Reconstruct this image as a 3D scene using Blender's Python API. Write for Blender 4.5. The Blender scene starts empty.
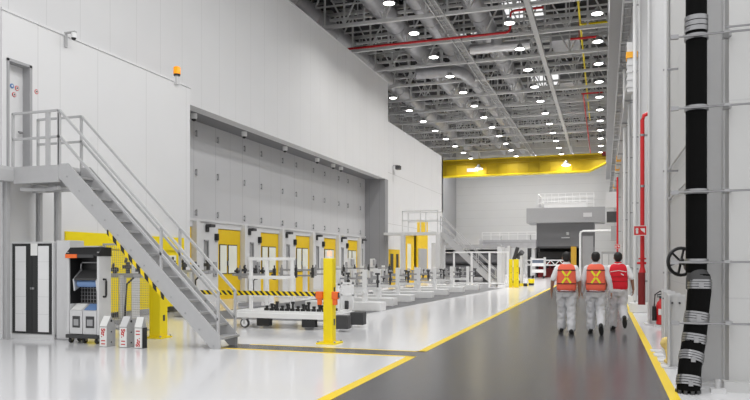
import bpy, bmesh, math, random
from mathutils import Vector, Matrix
random.seed(7)
sc = bpy.context.scene
COL = sc.collection

# ------------------------------------------------------------------ camera, world, lights, exposure
cam = bpy.data.cameras.new('camera'); cam_o = bpy.data.objects.new('camera', cam); COL.objects.link(cam_o)
YAW = math.atan(229/690.)
cam_o.location = (0, 0, 1.55); cam_o.rotation_euler = (math.pi/2, 0, YAW)
cam.sensor_width = 36; cam.lens = 690/750*36; cam.shift_y = 62/750; cam.clip_end = 400
sc.camera = cam_o

w = bpy.data.worlds.new('world'); sc.world = w; w.use_nodes = True
w.node_tree.nodes['Background'].inputs[0].default_value = (1, 1, 1, 1)
w.node_tree.nodes['Background'].inputs[1].default_value = 0.95

def area(name, loc, size, sizey, power, rot=(0, 0, 0), col=(1, 1, 1)):
    l = bpy.data.lights.new(name, 'AREA'); l.shape = 'RECTANGLE'; l.size = size; l.size_y = sizey
    l.energy = power; l.color = col
    o = bpy.data.objects.new(name, l); o.location = loc; o.rotation_euler = rot; COL.objects.link(o); return o
# the hall lamps over the near part of the hall (rows of high-bay lamps above the camera)
for x in (-4.7, -.3):
    area('hall_area_light', (x, 14, 14.2), 1.2, 34, 1300)
area('hall_area_light', (-7, 89, 15.2), 22, 1.2, 1500)  # unseen fill light added past the crane to brighten the far wall
LAMP_POWER = 135
sc.view_settings.view_transform = 'Standard'; sc.view_settings.look = 'None'
sc.view_settings.gamma = 1; sc.view_settings.use_curve_mapping = False
sc.view_settings.exposure = 0.12
try: sc.cycles.use_denoising = True
except Exception: pass

# ------------------------------------------------------------------ materials
def mat(name, col, rough=.5, metal=0., spec=.5, emit=0., noise=0., nscale=8., bump=0., coat=0.):
    m = bpy.data.materials.new(name); m.use_nodes = True
    nt = m.node_tree; b = nt.nodes['Principled BSDF']
    c = (col[0], col[1], col[2], 1)
    b.inputs['Base Color'].default_value = c; b.inputs['Roughness'].default_value = rough
    b.inputs['Metallic'].default_value = metal; b.inputs['Specular IOR Level'].default_value = spec
    b.inputs['Coat Weight'].default_value = coat
    if emit:
        b.inputs['Emission Color'].default_value = c; b.inputs['Emission Strength'].default_value = emit
    if noise or bump:
        tc = nt.nodes.new('ShaderNodeTexCoord'); n = nt.nodes.new('ShaderNodeTexNoise')
        n.inputs['Scale'].default_value = nscale; n.inputs['Detail'].default_value = 4
        nt.links.new(tc.outputs['Object'], n.inputs['Vector'])
        if noise:
            mx = nt.nodes.new('ShaderNodeMix'); mx.data_type = 'RGBA'
            mx.inputs[6].default_value = tuple(max(0, q*(1-noise)) for q in col)+(1,)
            mx.inputs[7].default_value = tuple(min(1, q*(1+noise)) for q in col)+(1,)
            nt.links.new(n.outputs['Fac'], mx.inputs[0]); nt.links.new(mx.outputs[2], b.inputs['Base Color'])
        if bump:
            bp = nt.nodes.new('ShaderNodeBump'); bp.inputs['Strength'].default_value = bump; bp.inputs['Distance'].default_value = .02
            nt.links.new(n.outputs['Fac'], bp.inputs['Height']); nt.links.new(bp.outputs['Normal'], b.inputs['Normal'])
    return m

def seam_mat(name, col, seamcol, lines, rough=.55, noise=.03):
    """lines: list of (axis, pitch, offset, width): thin joints between wall panels, in object coordinates"""
    m = mat(name, col, rough, noise=noise, nscale=.6)
    nt = m.node_tree; b = nt.nodes['Principled BSDF']
    src = b.inputs['Base Color'].links[0].from_socket
    tc = nt.nodes.new('ShaderNodeTexCoord'); sp = nt.nodes.new('ShaderNodeSeparateXYZ')
    nt.links.new(tc.outputs['Object'], sp.inputs[0])
    tot = None
    def M(op, a, bb=None):
        n = nt.nodes.new('ShaderNodeMath'); n.operation = op
        for i, v in enumerate((a, bb)):
            if v is None: continue
            if isinstance(v, (int, float)): n.inputs[i].default_value = v
            else: nt.links.new(v, n.inputs[i])
        return n.outputs[0]
    for ax, pitch, off, wd in lines:
        f = M('FRACT', M('DIVIDE', M('SUBTRACT', sp.outputs[ax], off-100*pitch), pitch))
        l = M('LESS_THAN', f, wd/pitch)
        tot = l if tot is None else M('MAXIMUM', tot, l)
    mx = nt.nodes.new('ShaderNodeMix'); mx.data_type = 'RGBA'
    nt.links.new(tot, mx.inputs[0]); nt.links.new(src, mx.inputs[6]); mx.inputs[7].default_value = tuple(seamcol)+(1,)
    nt.links.new(mx.outputs[2], b.inputs['Base Color'])
    return m

def stripe_mat(name, c1, c2, pitch, axes=(1, 0, 1)):
    m = mat(name, c1, .5); nt = m.node_tree; b = nt.nodes['Principled BSDF']
    tc = nt.nodes.new('ShaderNodeTexCoord'); d = nt.nodes.new('ShaderNodeVectorMath'); d.operation = 'DOT_PRODUCT'
    d.inputs[1].default_value = tuple(a/pitch for a in axes)
    nt.links.new(tc.outputs['Object'], d.inputs[0])
    a = nt.nodes.new('ShaderNodeMath'); a.operation = 'ADD'; a.inputs[1].default_value = 200
    nt.links.new(d.outputs['Value'], a.inputs[0])
    f = nt.nodes.new('ShaderNodeMath'); f.operation = 'FRACT'; nt.links.new(a.outputs[0], f.inputs[0])
    l = nt.nodes.new('ShaderNodeMath'); l.operation = 'LESS_THAN'; l.inputs[1].default_value = .5; nt.links.new(f.outputs[0], l.inputs[0])
    mx = nt.nodes.new('ShaderNodeMix'); mx.data_type = 'RGBA'
    mx.inputs[6].default_value = tuple(c1)+(1,); mx.inputs[7].default_value = tuple(c2)+(1,)
    nt.links.new(l.outputs[0], mx.inputs[0]); nt.links.new(mx.outputs[2], b.inputs['Base Color'])
    return m

YEL = (.93, .73, .0)
M = dict(
    floor=mat('white_epoxy_floor', (.78, .78, .795), .13, spec=.5, noise=.03, nscale=.5),
    greyfloor=mat('grey_concrete_floor', (.20, .20, .205), .7, spec=.08, noise=.12, nscale=1.2),
    aisle=mat('grey_epoxy_lane', (.085, .085, .089), .22, spec=.3, noise=.1, nscale=1.5),
    yline=mat('yellow_floor_paint', (.92, .66, .01), .35),
    lowwall=seam_mat('white_wall_panels', (.74, .74, .745), (.56, .56, .56), [(1, 2.0, .76, .014), (1, 10.0, 3.45, .014)]),
    tallwall=seam_mat('tall_wall_panels', (.74, .74, .745), (.60, .60, .60), [(1, 1.2, .97, .016)]),
    farblock=seam_mat('far_block_panels', (.72, .72, .73), (.5, .5, .5), [(2, 3.4, .7, .03), (1, 5.5, 1.0, .02)]),
    facade=seam_mat('facade_panels', (.57, .57, .58), (.36, .36, .37), [(1, 3.77, 23.02, .02), (1, 3.77, 24.6, .02), (1, 3.77, 25.75, .015)]),  # greyer than the piers: the soffit's shade is put into the panel colour
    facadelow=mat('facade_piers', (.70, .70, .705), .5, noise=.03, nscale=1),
    soffit=mat('grey_soffit', (.22, .22, .23), .6, noise=.04),
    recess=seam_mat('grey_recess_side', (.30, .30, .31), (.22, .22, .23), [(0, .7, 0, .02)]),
    farwall=seam_mat('far_wall_panels', (.68, .68, .68), (.52, .52, .52), [(2, 1.1, 0, .02)]),
    rwall=seam_mat('right_wall_panels', (.56, .56, .555), (.5, .5, .5), [(2, 2.4, 1.1, .02)]),
    roof=mat('grey_roof_deck', (.08, .08, .083), .7, noise=.35, nscale=1.3),
    stairgrey=mat('grey_stair_paint', (.47, .47, .475), .5, noise=.05),
    treadgrey=mat('tread_grating', (.34, .34, .345), .55, noise=.15, nscale=30),
    steel=mat('light_grey_steel', (.52, .52, .525), .45, noise=.05),
    truss=mat('painted_truss_steel', (.70, .70, .70), .5, noise=.08),
    purlin=mat('dark_purlin_steel', (.07, .07, .073), .6),
    duct=mat('galvanised_duct', (.46, .46, .48), .36, metal=.45, noise=.2, nscale=3),
    white=mat('white_paint', (.84, .84, .84), .4, noise=.02),
    offwhite=mat('pale_grey_paint', (.66, .66, .665), .45, noise=.03),
    midgrey=mat('mid_grey_paint', (.38, .38, .39), .5, noise=.05),
    dark=mat('charcoal_paint', (.05, .05, .052), .5, noise=.1),
    black=mat('black_plastic', (.012, .012, .013), .4),
    blackpipe=mat('black_pipe_jacket', (.004, .004, .004), .6, spec=.06, bump=.05, nscale=20),
    metal=mat('brushed_metal', (.34, .34, .35), .3, metal=.9, noise=.1, nscale=12),
    alu=mat('aluminium', (.70, .70, .71), .35, metal=.7, noise=.05),
    yellow=mat('yellow_paint', YEL, .45, noise=.06, nscale=3),
    doory=mat('golden_yellow_door', (.84, .56, .0), .45, noise=.06, nscale=3),
    yelgreen=mat('yellow_tape', (.82, .78, .02), .5),
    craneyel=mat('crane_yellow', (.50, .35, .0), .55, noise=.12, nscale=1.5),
    amberband=mat('amber_band', (.90, .42, .01), .5),
    orange=mat('orange_plastic', (.92, .16, .02), .4),
    amber=mat('amber_lens', (1.0, .36, .0), .3, emit=.35),
    red=mat('red_paint', (.62, .015, .02), .4, noise=.06),
    darkred=mat('dark_red_paint', (.22, .012, .014), .5),
    blue=mat('blue_screen_film', (.18, .30, .55), .25),
    paper=mat('white_paper', (.82, .82, .80), .7),
    glass=mat('frosted_pane', (.86, .87, .78), .15, noise=.08, nscale=2),
    film=mat('frosted_cabinet_window', (.82, .82, .825), .3, noise=.06, nscale=2),
    lens=mat('lamp_lens', (1, .985, .95), .5, emit=9.0),
    cranelens=mat('crane_lamp_lens', (1, .93, .7), .5, emit=9.0),
    hazard=stripe_mat('hazard_stripes', (.92, .68, .0), (.015, .015, .015), .12, (1, 0, 1)),
    hazardstair=stripe_mat('hazard_stripes_on_stair', (.92, .68, .0), (.015, .015, .015), .15, (1.0, 0, .15)),
    hazardy=stripe_mat('hazard_stripes_short', (.85, .65, .02), (.02, .02, .02), .5, (1, 0, 0)),
    skin=mat('skin', (.33, .17, .11), .55, noise=.06, nscale=10),
    hair=mat('black_hair', (.012, .010, .009), .6, bump=.4, nscale=60),
    trousers=mat('light_grey_trousers', (.64, .64, .66), .8, noise=.06, nscale=6),
    shirt=mat('white_shirt', (.82, .82, .83), .8, noise=.04, nscale=6),
    shirtgrey=mat('pale_grey_shirt', (.68, .68, .70), .8, noise=.05, nscale=6),
    vest=mat('orange_vest_cloth', (.98, .16, .09), .75, noise=.08, nscale=10),
    redvest=mat('red_padded_cloth', (.74, .012, .03), .75, noise=.08, nscale=8),
    shoe=mat('black_shoe', (.012, .012, .012), .5),
    sole=mat('dark_sole', (.035, .035, .035), .7),
    lime=mat('lime_reflective_tape', (.90, .86, .02), .5),
    navy=mat('dark_trim', (.10, .02, .02), .6),
    redtext=mat('red_lettering', (.55, .02, .02), .6),
    carton=mat('grey_box_side', (.40, .40, .40), .6, noise=.15, nscale=10),
)

# ------------------------------------------------------------------ mesh builder
class MB:
    def __init__(s): s.v = []; s.f = []
    def add(s, vs, fs):
        n = len(s.v); s.v += [tuple(p) for p in vs]; s.f += [tuple(i+n for i in f) for f in fs]; return s
    def box(s, x0, x1, y0, y1, z0, z1):
        x0, x1 = sorted((x0, x1)); y0, y1 = sorted((y0, y1)); z0, z1 = sorted((z0, z1))
        return s.add([(x0,y0,z0),(x1,y0,z0),(x1,y1,z0),(x0,y1,z0),(x0,y0,z1),(x1,y0,z1),(x1,y1,z1),(x0,y1,z1)],
                     [(0,3,2,1),(4,5,6,7),(0,1,5,4),(1,2,6,5),(2,3,7,6),(3,0,4,7)])
    def bar(s, p, q, w, h=None, up=(0, 0, 1)):
        h = h or w; p = Vector(p); q = Vector(q); d = (q-p).normalized(); u = Vector(up)
        if abs(d.dot(u)) > .98: u = Vector((0, 1, 0))
        r = d.cross(u).normalized(); u = r.cross(d)
        vs = [c + r*a*w/2 + u*b*h/2 for c in (p, q) for a, b in ((-1,-1),(1,-1),(1,1),(-1,1))]
        return s.add(vs, [(3,2,1,0),(4,5,6,7),(0,1,5,4),(1,2,6,5),(2,3,7,6),(3,0,4,7)])
    def cyl(s, p, q, r, r2=None, n=14):
        r2 = r if r2 is None else r2; p = Vector(p); q = Vector(q); d = (q-p).normalized()
        u = Vector((0, 0, 1)) if abs(d.z) < .9 else Vector((1, 0, 0)); a = d.cross(u).normalized(); b = d.cross(a)
        vs = []
        for c, rr in ((p, r), (q, r2)):
            for i in range(n):
                t = 2*math.pi*i/n; vs.append(c + a*math.cos(t)*rr + b*math.sin(t)*rr)
        fs = [(i, (i+1) % n, n+(i+1) % n, n+i) for i in range(n)] + [tuple(range(n-1, -1, -1)), tuple(range(n, 2*n))]
        return s.add(vs, fs)
    def tube(s, pts, r, n=10):
        pts = [Vector(p) for p in pts]; rs = r if isinstance(r, (list, tuple)) else [r]*len(pts)
        vs = []; ref = None
        for i, p in enumerate(pts):
            d = ((pts[min(i+1, len(pts)-1)]-pts[max(i-1, 0)])).normalized()
            if ref is None: ref = Vector((0, 0, 1)) if abs(d.z) < .9 else Vector((1, 0, 0))
            a = d.cross(ref)
            if a.length < .05: ref = Vector((0, 1, 0)); a = d.cross(ref)
            a.normalize(); b = d.cross(a)
            for k in range(n):
                t = 2*math.pi*k/n; vs.append(p + (a*math.cos(t)+b*math.sin(t))*rs[i])
        m = len(pts)
        fs = [(i*n+k, i*n+(k+1) % n, (i+1)*n+(k+1) % n, (i+1)*n+k) for i in range(m-1) for k in range(n)]
        fs += [tuple(range(n-1, -1, -1)), tuple(range((m-1)*n, m*n))]
        return s.add(vs, fs)
    def prism(s, poly, axis, a0, a1):
        """poly of 2-D points in the plane normal to axis ('x': (y,z), 'y': (x,z), 'z': (x,y))"""
        def P(u, v, t): return {'x': (t, u, v), 'y': (u, t, v), 'z': (u, v, t)}[axis]
        n = len(poly); vs = [P(u, v, a0) for u, v in poly]+[P(u, v, a1) for u, v in poly]
        return s.add(vs, [tuple(range(n-1, -1, -1)), tuple(range(n, 2*n))]+[(i, (i+1) % n, n+(i+1) % n, n+i) for i in range(n)])
    def lathe(s, c, prof, n=20, axis='z'):
        vs = []
        for r, h in prof:
            for k in range(n):
                t = 2*math.pi*k/n; a, b = math.cos(t)*r, math.sin(t)*r
                vs.append({'z': (c[0]+a, c[1]+b, c[2]+h), 'y': (c[0]+a, c[1]+h, c[2]+b), 'x': (c[0]+h, c[1]+a, c[2]+b)}[axis])
        m = len(prof)
        fs = [(i*n+k, i*n+(k+1) % n, (i+1)*n+(k+1) % n, (i+1)*n+k) for i in range(m-1) for k in range(n)]
        fs += [tuple(range(n-1, -1, -1)), tuple(range((m-1)*n, m*n))]
        return s.add(vs, fs)
    def loft(s, rings, n=24):
        """rings: (cx, cy, cz, rx, ry, e): superellipse sections stacked in z, capped"""
        vs = []
        for cx, cy, cz, rx, ry, e in rings:
            for k in range(n):
                t = 2*math.pi*k/n; c, q = math.cos(t), math.sin(t)
                vs.append((cx+rx*math.copysign(abs(c)**(2/e), c), cy+ry*math.copysign(abs(q)**(2/e), q), cz))
        m = len(rings)
        fs = [(i*n+k, i*n+(k+1) % n, (i+1)*n+(k+1) % n, (i+1)*n+k) for i in range(m-1) for k in range(n)]
        fs += [tuple(range(n-1, -1, -1)), tuple(range((m-1)*n, m*n))]
        return s.add(vs, fs)
    def ball(s, c, rx, ry=None, rz=None, n=14):
        ry = ry or rx; rz = rz or rx
        rings = []
        for i in range(1, n//2+1):
            t = math.pi*i/(n//2+1); rings.append((c[0], c[1], c[2]-math.cos(t)*rz, math.sin(t)*rx, math.sin(t)*ry, 2))
        return s.loft(rings, n)
    def capsule(s, p, q, r, r2=None, n=12):
        r2 = r if r2 is None else r2; p = Vector(p); q = Vector(q); d = (q-p).normalized()
        pts = []; rs = []
        for a in (80, 60, 35): pts.append(p-d*r*math.sin(math.radians(a))); rs.append(r*math.cos(math.radians(a)))
        for t in (0, .5, 1): pts.append(p.lerp(q, t)); rs.append(r+(r2-r)*t)
        for a in (35, 60, 80): pts.append(q+d*r2*math.sin(math.radians(a))); rs.append(r2*math.cos(math.radians(a)))
        return s.tube(pts, rs, n)
    def rot(s, ang, c):
        ca, sa = math.cos(ang), math.sin(ang)
        s.v = [(c[0]+(x-c[0])*ca-(y-c[1])*sa, c[1]+(x-c[0])*sa+(y-c[1])*ca, z) for x, y, z in s.v]; return s
    def build(s, name, m, parent=None, smooth=False, bevel=0, remesh=None, decim=None, subd=0, disp=None, org=None):
        """links ONE mesh object; world coordinates become local to the root empty"""
        o0 = Vector((0, 0, 0))
        if parent is not None: o0 = Vector(parent.get('_org', (0, 0, 0)))
        elif org is not None: o0 = Vector(org)
        me = bpy.data.meshes.new(name)
        me.from_pydata([tuple(Vector(v)-o0) for v in s.v], [], s.f)
        bm = bmesh.new(); bm.from_mesh(me); bmesh.ops.recalc_face_normals(bm, faces=bm.faces); bm.to_mesh(me); bm.free()
        me.materials.append(m)
        o = bpy.data.objects.new(name, me); COL.objects.link(o)
        if parent is not None: o.parent = parent; o['_org'] = tuple(o0)
        elif org is not None: o.location = o0; o['_org'] = tuple(o0)
        mods = False
        if remesh:
            r = o.modifiers.new('r', 'REMESH'); r.mode = 'VOXEL'; r.voxel_size = remesh; r.use_smooth_shade = True
            sm = o.modifiers.new('s', 'SMOOTH'); sm.iterations = 6; sm.factor = .5; mods = True
        if subd: q = o.modifiers.new('u', 'SUBSURF'); q.levels = q.render_levels = subd; mods = True
        if disp:
            tx = bpy.data.textures.new('folds', 'CLOUDS'); tx.noise_scale = disp[0]; tx.noise_depth = 2
            q = o.modifiers.new('d', 'DISPLACE'); q.texture = tx; q.strength = disp[1]; q.mid_level = .5; q.texture_coords = 'LOCAL'; mods = True
        if decim: q = o.modifiers.new('c', 'DECIMATE'); q.ratio = decim; mods = True
        if bevel: q = o.modifiers.new('b', 'BEVEL'); q.width = bevel; q.segments = 2; q.limit_method = 'ANGLE'; q.angle_limit = math.radians(40); mods = True
        if mods:
            dg = bpy.context.evaluated_depsgraph_get(); dg.update()
            me2 = bpy.data.meshes.new_from_object(o.evaluated_get(dg)); o.modifiers.clear(); o.data = me2; me2.name = name
            if not me2.materials: me2.materials.append(m)
            me = me2
        if smooth or remesh or subd:
            for p in me.polygons: p.use_smooth = True
            if smooth and not (remesh or subd):
                try: me.set_sharp_from_angle(angle=math.radians(42))
                except Exception: pass
        return o

def tag(o, label, cat, group=None):
    o['label'] = label; o['category'] = cat
    if group: o['group'] = group
    return o
def struct(o): o['kind'] = 'structure'; return o
def thing(name, loc, label, cat, group=None):
    o = bpy.data.objects.new(name, None); o.location = loc; o['_org'] = tuple(loc); o.empty_display_size = .1
    COL.objects.link(o); return tag(o, label, cat, group)
def dup(root, loc, label=None, rz=None):
    r = root.copy(); COL.objects.link(r); r.location = loc
    if rz is not None: r.rotation_euler = (0, 0, rz)
    if label: r['label'] = label
    for ch in list(root.children):
        c = ch.copy(); COL.objects.link(c); c.parent = r
        for g in list(ch.children):
            d = g.copy(); COL.objects.link(d); d.parent = c
    return r
ORD = ['first','second','third','fourth','fifth','sixth','seventh','eighth','ninth','tenth','eleventh','twelfth','thirteenth','fourteenth']

def cells(a0, a1, b0, b1, holes):
    """rectangles of [a0,a1]x[b0,b1] left over round the holes (ha0,ha1,hb0,hb1)"""
    A = sorted({a0, a1, *[min(max(h[i], a0), a1) for h in holes for i in (0, 1)]})
    out = []
    for i in range(len(A)-1):
        mid = (A[i]+A[i+1])/2; hs = sorted((h[2], h[3]) for h in holes if h[0] < mid < h[1]); z = b0
        for p, q in hs:
            if p > z: out.append((A[i], A[i+1], z, p))
            z = max(z, q)
        if z < b1: out.append((A[i], A[i+1], z, b1))
    return out
def wall_x(name, m, x, th, y0, y1, z0, z1, holes=()):
    b = MB()
    for a, c, d, e in cells(y0, y1, z0, z1, holes): b.box(x-th, x, a, c, d, e)
    return struct(b.build(name, m))

def text(s, size, m, loc, rot, parent, name='lettering', depth=.002):
    cu = bpy.data.curves.new('t', 'FONT'); cu.body = s; cu.size = size; cu.extrude = depth; cu.offset = size*.03; cu.align_x = 'CENTER'; cu.align_y = 'CENTER'
    o = bpy.data.objects.new('t', cu); COL.objects.link(o)
    dg = bpy.context.evaluated_depsgraph_get(); dg.update()
    me = bpy.data.meshes.new_from_object(o.evaluated_get(dg)); bpy.data.objects.remove(o)
    me.transform(Matrix.Translation(Vector(loc)-Vector(parent.get('_org', (0, 0, 0)))) @ rot.to_4x4())
    me.materials.clear(); me.materials.append(m); me.name = name
    p = bpy.data.objects.new(name, me); COL.objects.link(p); p.parent = parent; p['_org'] = parent.get('_org', (0, 0, 0)); return p
def facing(nx, ny, roll=0):
    """rotation of lettering whose face looks along (nx,ny,0), rolled in its own plane"""
    n = Vector((nx, ny, 0)).normalized(); z = Vector((0, 0, 1)); x = z.cross(n)
    return Matrix((x, z, n)).transposed() @ Matrix.Rotation(roll, 3, 'Z')

# ================================================================== STRUCTURE
b = MB().box(-20, 8, -8, 100, -.3, 0); struct(b.build('floor', M['floor']))
b = MB().box(-2.93, .72, -8, 66, .0, .004); struct(b.build('floor_lane', M['aisle']))
b = MB().box(-6.6, -2.93, 10.93, 11.56, 0, .004); struct(b.build('floor_strip', M['aisle']))
b = MB().prism([(-11.5, 16.6), (-6.9, 16.6), (-5.7, 41.3), (-11.5, 41.3)], 'z', 0, .004); struct(b.build('floor_fixture_bay', M['greyfloor']))
trim = 0
def line(name, x0, x1, y0, y1):
    struct(MB().box(x0, x1, y0, y1, 0, .006).build(name, M['yline']))
line('floor_line_right', .70, .82, -8, 64)
line('floor_line_left_near', -3.06, -2.91, -8, 10.93)
line('floor_line_left_far', -3.06, -2.91, 11.52, 64)
line('floor_line_strip_near', -6.55, -2.91, 10.88, 10.94)
line('floor_line_strip_far', -6.3, -2.91, 11.52, 11.585)

# low block on the left, with a personnel door and a wide doorway
wall_x('wall_left_low', M['lowwall'], -12.5, .4, 11.76, 18.98, 0, 7.07, [(11.9, 12.55, 3.45, 6.03), (13.6, 18.6, 0, 2.3)])
struct(MB().box(-16.5, -12.47, 11.73, 19.0, 7.07, 7.13).build('trim_1', M['lowwall']))
b = MB().box(-13.6, -12.91, 18.6, 18.98, 0, 7.07); struct(b.build('wall_left_low_end', M['lowwall']))
struct(MB().box(-16.5, -12.9, 11.76, 11.9, 0, 7.07).build('wall_left_low_near_end', M['midgrey']))  # end face of the white block, its shading put in as a darker grey
# door at the head of the stair
d = struct(MB().box(-12.72, -12.68, 11.93, 12.52, 3.45, 6.0).build('door_1', M['lowwall']))
MB().box(-12.68, -12.47, 11.88, 11.93, 3.45, 6.05).box(-12.68, -12.47, 12.5, 12.57, 3.45, 6.05).box(-12.68, -12.47, 11.88, 12.57, 6.0, 6.06).build('door_frame', M['midgrey'], d)
MB().cyl((-12.68, 12.42, 4.5), (-12.6, 12.42, 4.5), .02).cyl((-12.6, 12.42, 4.5), (-12.6, 12.3, 4.5), .02).build('door_handle', M['metal'], d)
k = 0
for nm, y, z, wall, cm, lb in (('sign', 12.19, 5.52, -12.675, 'blue', 'round blue sign on the landing door'),
                     ('sign', 12.33, 5.5, -12.675, 'red', 'round red and white sign beside the blue one on the landing door'),
                     ('sign', 12.25, 5.34, -12.675, 'red', 'round red and white sign below two others on the landing door'),
                     ('sign', 12.72, 5.5, -12.5, 'red', 'round red and white sign on the white wall right of the landing door')):
    t = thing('round_sign', (wall, y, z), lb, 'sign')
    MB().cyl((wall, y, z), (wall+.008, y, z), .055, n=20).build('plate', M[cm if cm == 'blue' else 'red'], t)
    MB().cyl((wall+.008, y, z), (wall+.012, y, z), .04, n=20).build('face', M['paper'] if cm == 'red' else M['blue'], t)
    MB().box(wall+.012, wall+.015, y-.02, y+.02, z-.015, z+.02).build('symbol', M['dark'] if cm == 'red' else M['paper'], t)

# tall block
wall_x('wall_left_tall', M['tallwall'], -13.6, .5, 4, 43.72, 7.0, 13.4)
struct(MB().box(-14.3, -13.57, 4, 43.74, 13.4, 13.46).build('trim_2', M['lowwall']))
struct(MB().box(-19, -14.1, 4, 43.72, 13.2, 13.4).build('wall_left_tall_roof', M['roof']))
struct(MB().box(-15.2, -14.1, 18.98, 43.2, 7.0, 7.2).build('ceiling_recess', M['soffit']))
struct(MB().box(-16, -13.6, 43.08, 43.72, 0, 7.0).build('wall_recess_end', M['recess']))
struct(MB().box(-19, -14.1, 43.3, 43.72, 7.0, 13.2).build('wall_left_tall_end', M['tallwall']))
# far block, with a yellow doorway
wall_x('wall_left_far', M['farblock'], -13.62, .5, 43.72, 60.2, 0, 10.9, [(47.3, 54.6, 0, 3.6)])
struct(MB().box(-19, -13.62, 59.8, 60.2, 0, 10.9).build('wall_left_far_end', M['farblock']))
struct(MB().box(-19, -14.1, 43.72, 59.8, 10.7, 10.9).build('wall_left_far_roof', M['roof']))
struct(MB().box(-19, -15.3, 46.8, 55, 0, 4).build('wall_left_far_inside', M['midgrey']))

# facade in the recess: upper panels with handles, six doors below
DOORS = [(21.05, 22.95), (24.8, 26.7), (28.5, 30.4), (32.3, 34.15), (36.05, 37.95), (39.85, 41.7)]
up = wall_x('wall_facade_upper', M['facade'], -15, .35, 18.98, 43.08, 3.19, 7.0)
HY = [23.15, 24.72, 26.92, 28.49, 30.7, 32.28, 34.48, 36.06, 38.24, 39.8, 42.05]
for y in HY:
    for z in (6.52, 5.02, 3.46):
        MB().box(-15, -14.93, y-.025, y+.025, z-.11, z-.07).box(-15, -14.93, y-.025, y+.025, z+.07, z+.11).box(-14.95, -14.92, y-.028, y+.028, z-.13, z+.13).build('handle', M['midgrey'], up)
struct(MB().box(-15, -14.94, 18.98, 43.08, 3.14, 3.24).build('trim_3', M['offwhite']))
holes = [(a, c, 0, 2.92) for a, c in DOORS] + [((DOORS[i][1]+DOORS[i+1][0])/2-.10, (DOORS[i][1]+DOORS[i+1][0])/2+.14, 1.15, 2.38) for i in range(5)] + [(42.3, 42.52, 1.15, 2.38)]
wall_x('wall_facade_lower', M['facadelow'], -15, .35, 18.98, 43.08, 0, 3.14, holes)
struct(MB().box(-17.5, -16.6, 18.98, 43.3, 0, 4).build('wall_facade_inside', M['offwhite']))
wn = 1
for i, (a, c) in enumerate(DOORS):
    d = struct(MB().box(-15.12, -15.04, a+.02, c-.02, 0, 2.9).build('door_%d' % (i+2), M['doory']))
    for k in range(2):
        y0 = a+.14+k*.68; wy = .58+.16*k
        MB().box(-15.04, -15.01, y0, y0+wy, 1.05, 2.28).build('window_frame', M['black'], d)
        MB().box(-15.01, -15.0, y0+.035, y0+wy-.035, 1.085, 2.245).build('window_pane', M['glass'], d)
    MB().box(-15.04, -14.98, a+.75, a+.80, 1.4, 1.6).build('door_handle', M['metal'], d)
    struct(MB().box(-15.0, -14.82, c, c+.22, 0, 3.14).build('trim_%d' % (i+4), M['facadelow']))
    if i < 5: yc = (c+DOORS[i+1][0])/2+.02
    else: yc = 42.41
    wdw = struct(MB().box(-15.2, -15.12, yc-.12, yc+.12, 1.15, 2.38).build('window_%d' % wn, M['dark'])); wn += 1
    MB().box(-15.12, -15.09, yc-.03, yc+.05, 1.3, 2.25).build('window_pane', M['midgrey'], wdw)
    MB().box(-15.02, -14.96, yc-.16, yc-.12, 1.12, 2.42).box(-15.02, -14.96, yc+.12, yc+.16, 1.12, 2.42).box(-15.02, -14.96, yc-.16, yc+.16, 2.38, 2.43).box(-15.02, -14.96, yc-.16, yc+.16, 1.1, 1.15).build('window_frame', M['midgrey'], wdw)
# yellow roller frame and leaves in the near doorway
d = struct(MB().box(-12.6, -12.46, 13.6, 18.6, 1.9, 2.3).build('door_8', M['yellow']))
MB().box(-12.6, -12.5, 13.6, 16.1, .2, 1.93).build('door_leaf', M['yellow'], d)
MB().box(-12.6, -12.5, 16.45, 18.6, .2, 1.93).build('door_leaf', M['yellow'], d)
MB().box(-12.5, -12.48, 17.65, 18.2, .8, 1.75).build('window_pane', M['glass'], d)
MB().box(-12.62, -12.47, 16.1, 16.45, 0, 1.93).build('door_post', M['offwhite'], d)
struct(MB().box(-17, -16.6, 11.76, 18.6, 0, 4).build('wall_left_low_inside', M['offwhite']))
# far yellow doorway
d = struct(MB().box(-13.9, -13.75, 47.3, 50.9, 0, 3.58).build('door_9', M['doory']))
MB().box(-13.75, -13.72, 49.0, 49.9, 1.0, 2.9).build('window_pane', M['glass'], d)
d = struct(MB().box(-13.72, -13.60, 51.3, 54.6, 0.0, 4.8).build('door_10', M['doory']))
MB().box(-13.6, -13.57, 51.6, 54.2, .5, 2.6).build('lower_panel', M['midgrey'], d)
d = struct(MB().box(-13.62, -13.57, 43.9, 46.4, 0.0, 2.4).build('door_11', M['doory']))
MB().box(-13.57, -13.54, 44.15, 44.75, .7, 2.1).box(-13.57, -13.54, 45.5, 46.0, .7, 2.1).build('window_pane', M['dark'], d)

# far wall
struct(MB().box(-20, 8, 97, 97.4, 0, 19).build('wall_far', M['farwall']))
struct(MB().box(-20.4, -20, 4, 97.4, 0, 19).build('wall_left_outer', M['midgrey']))
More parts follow.
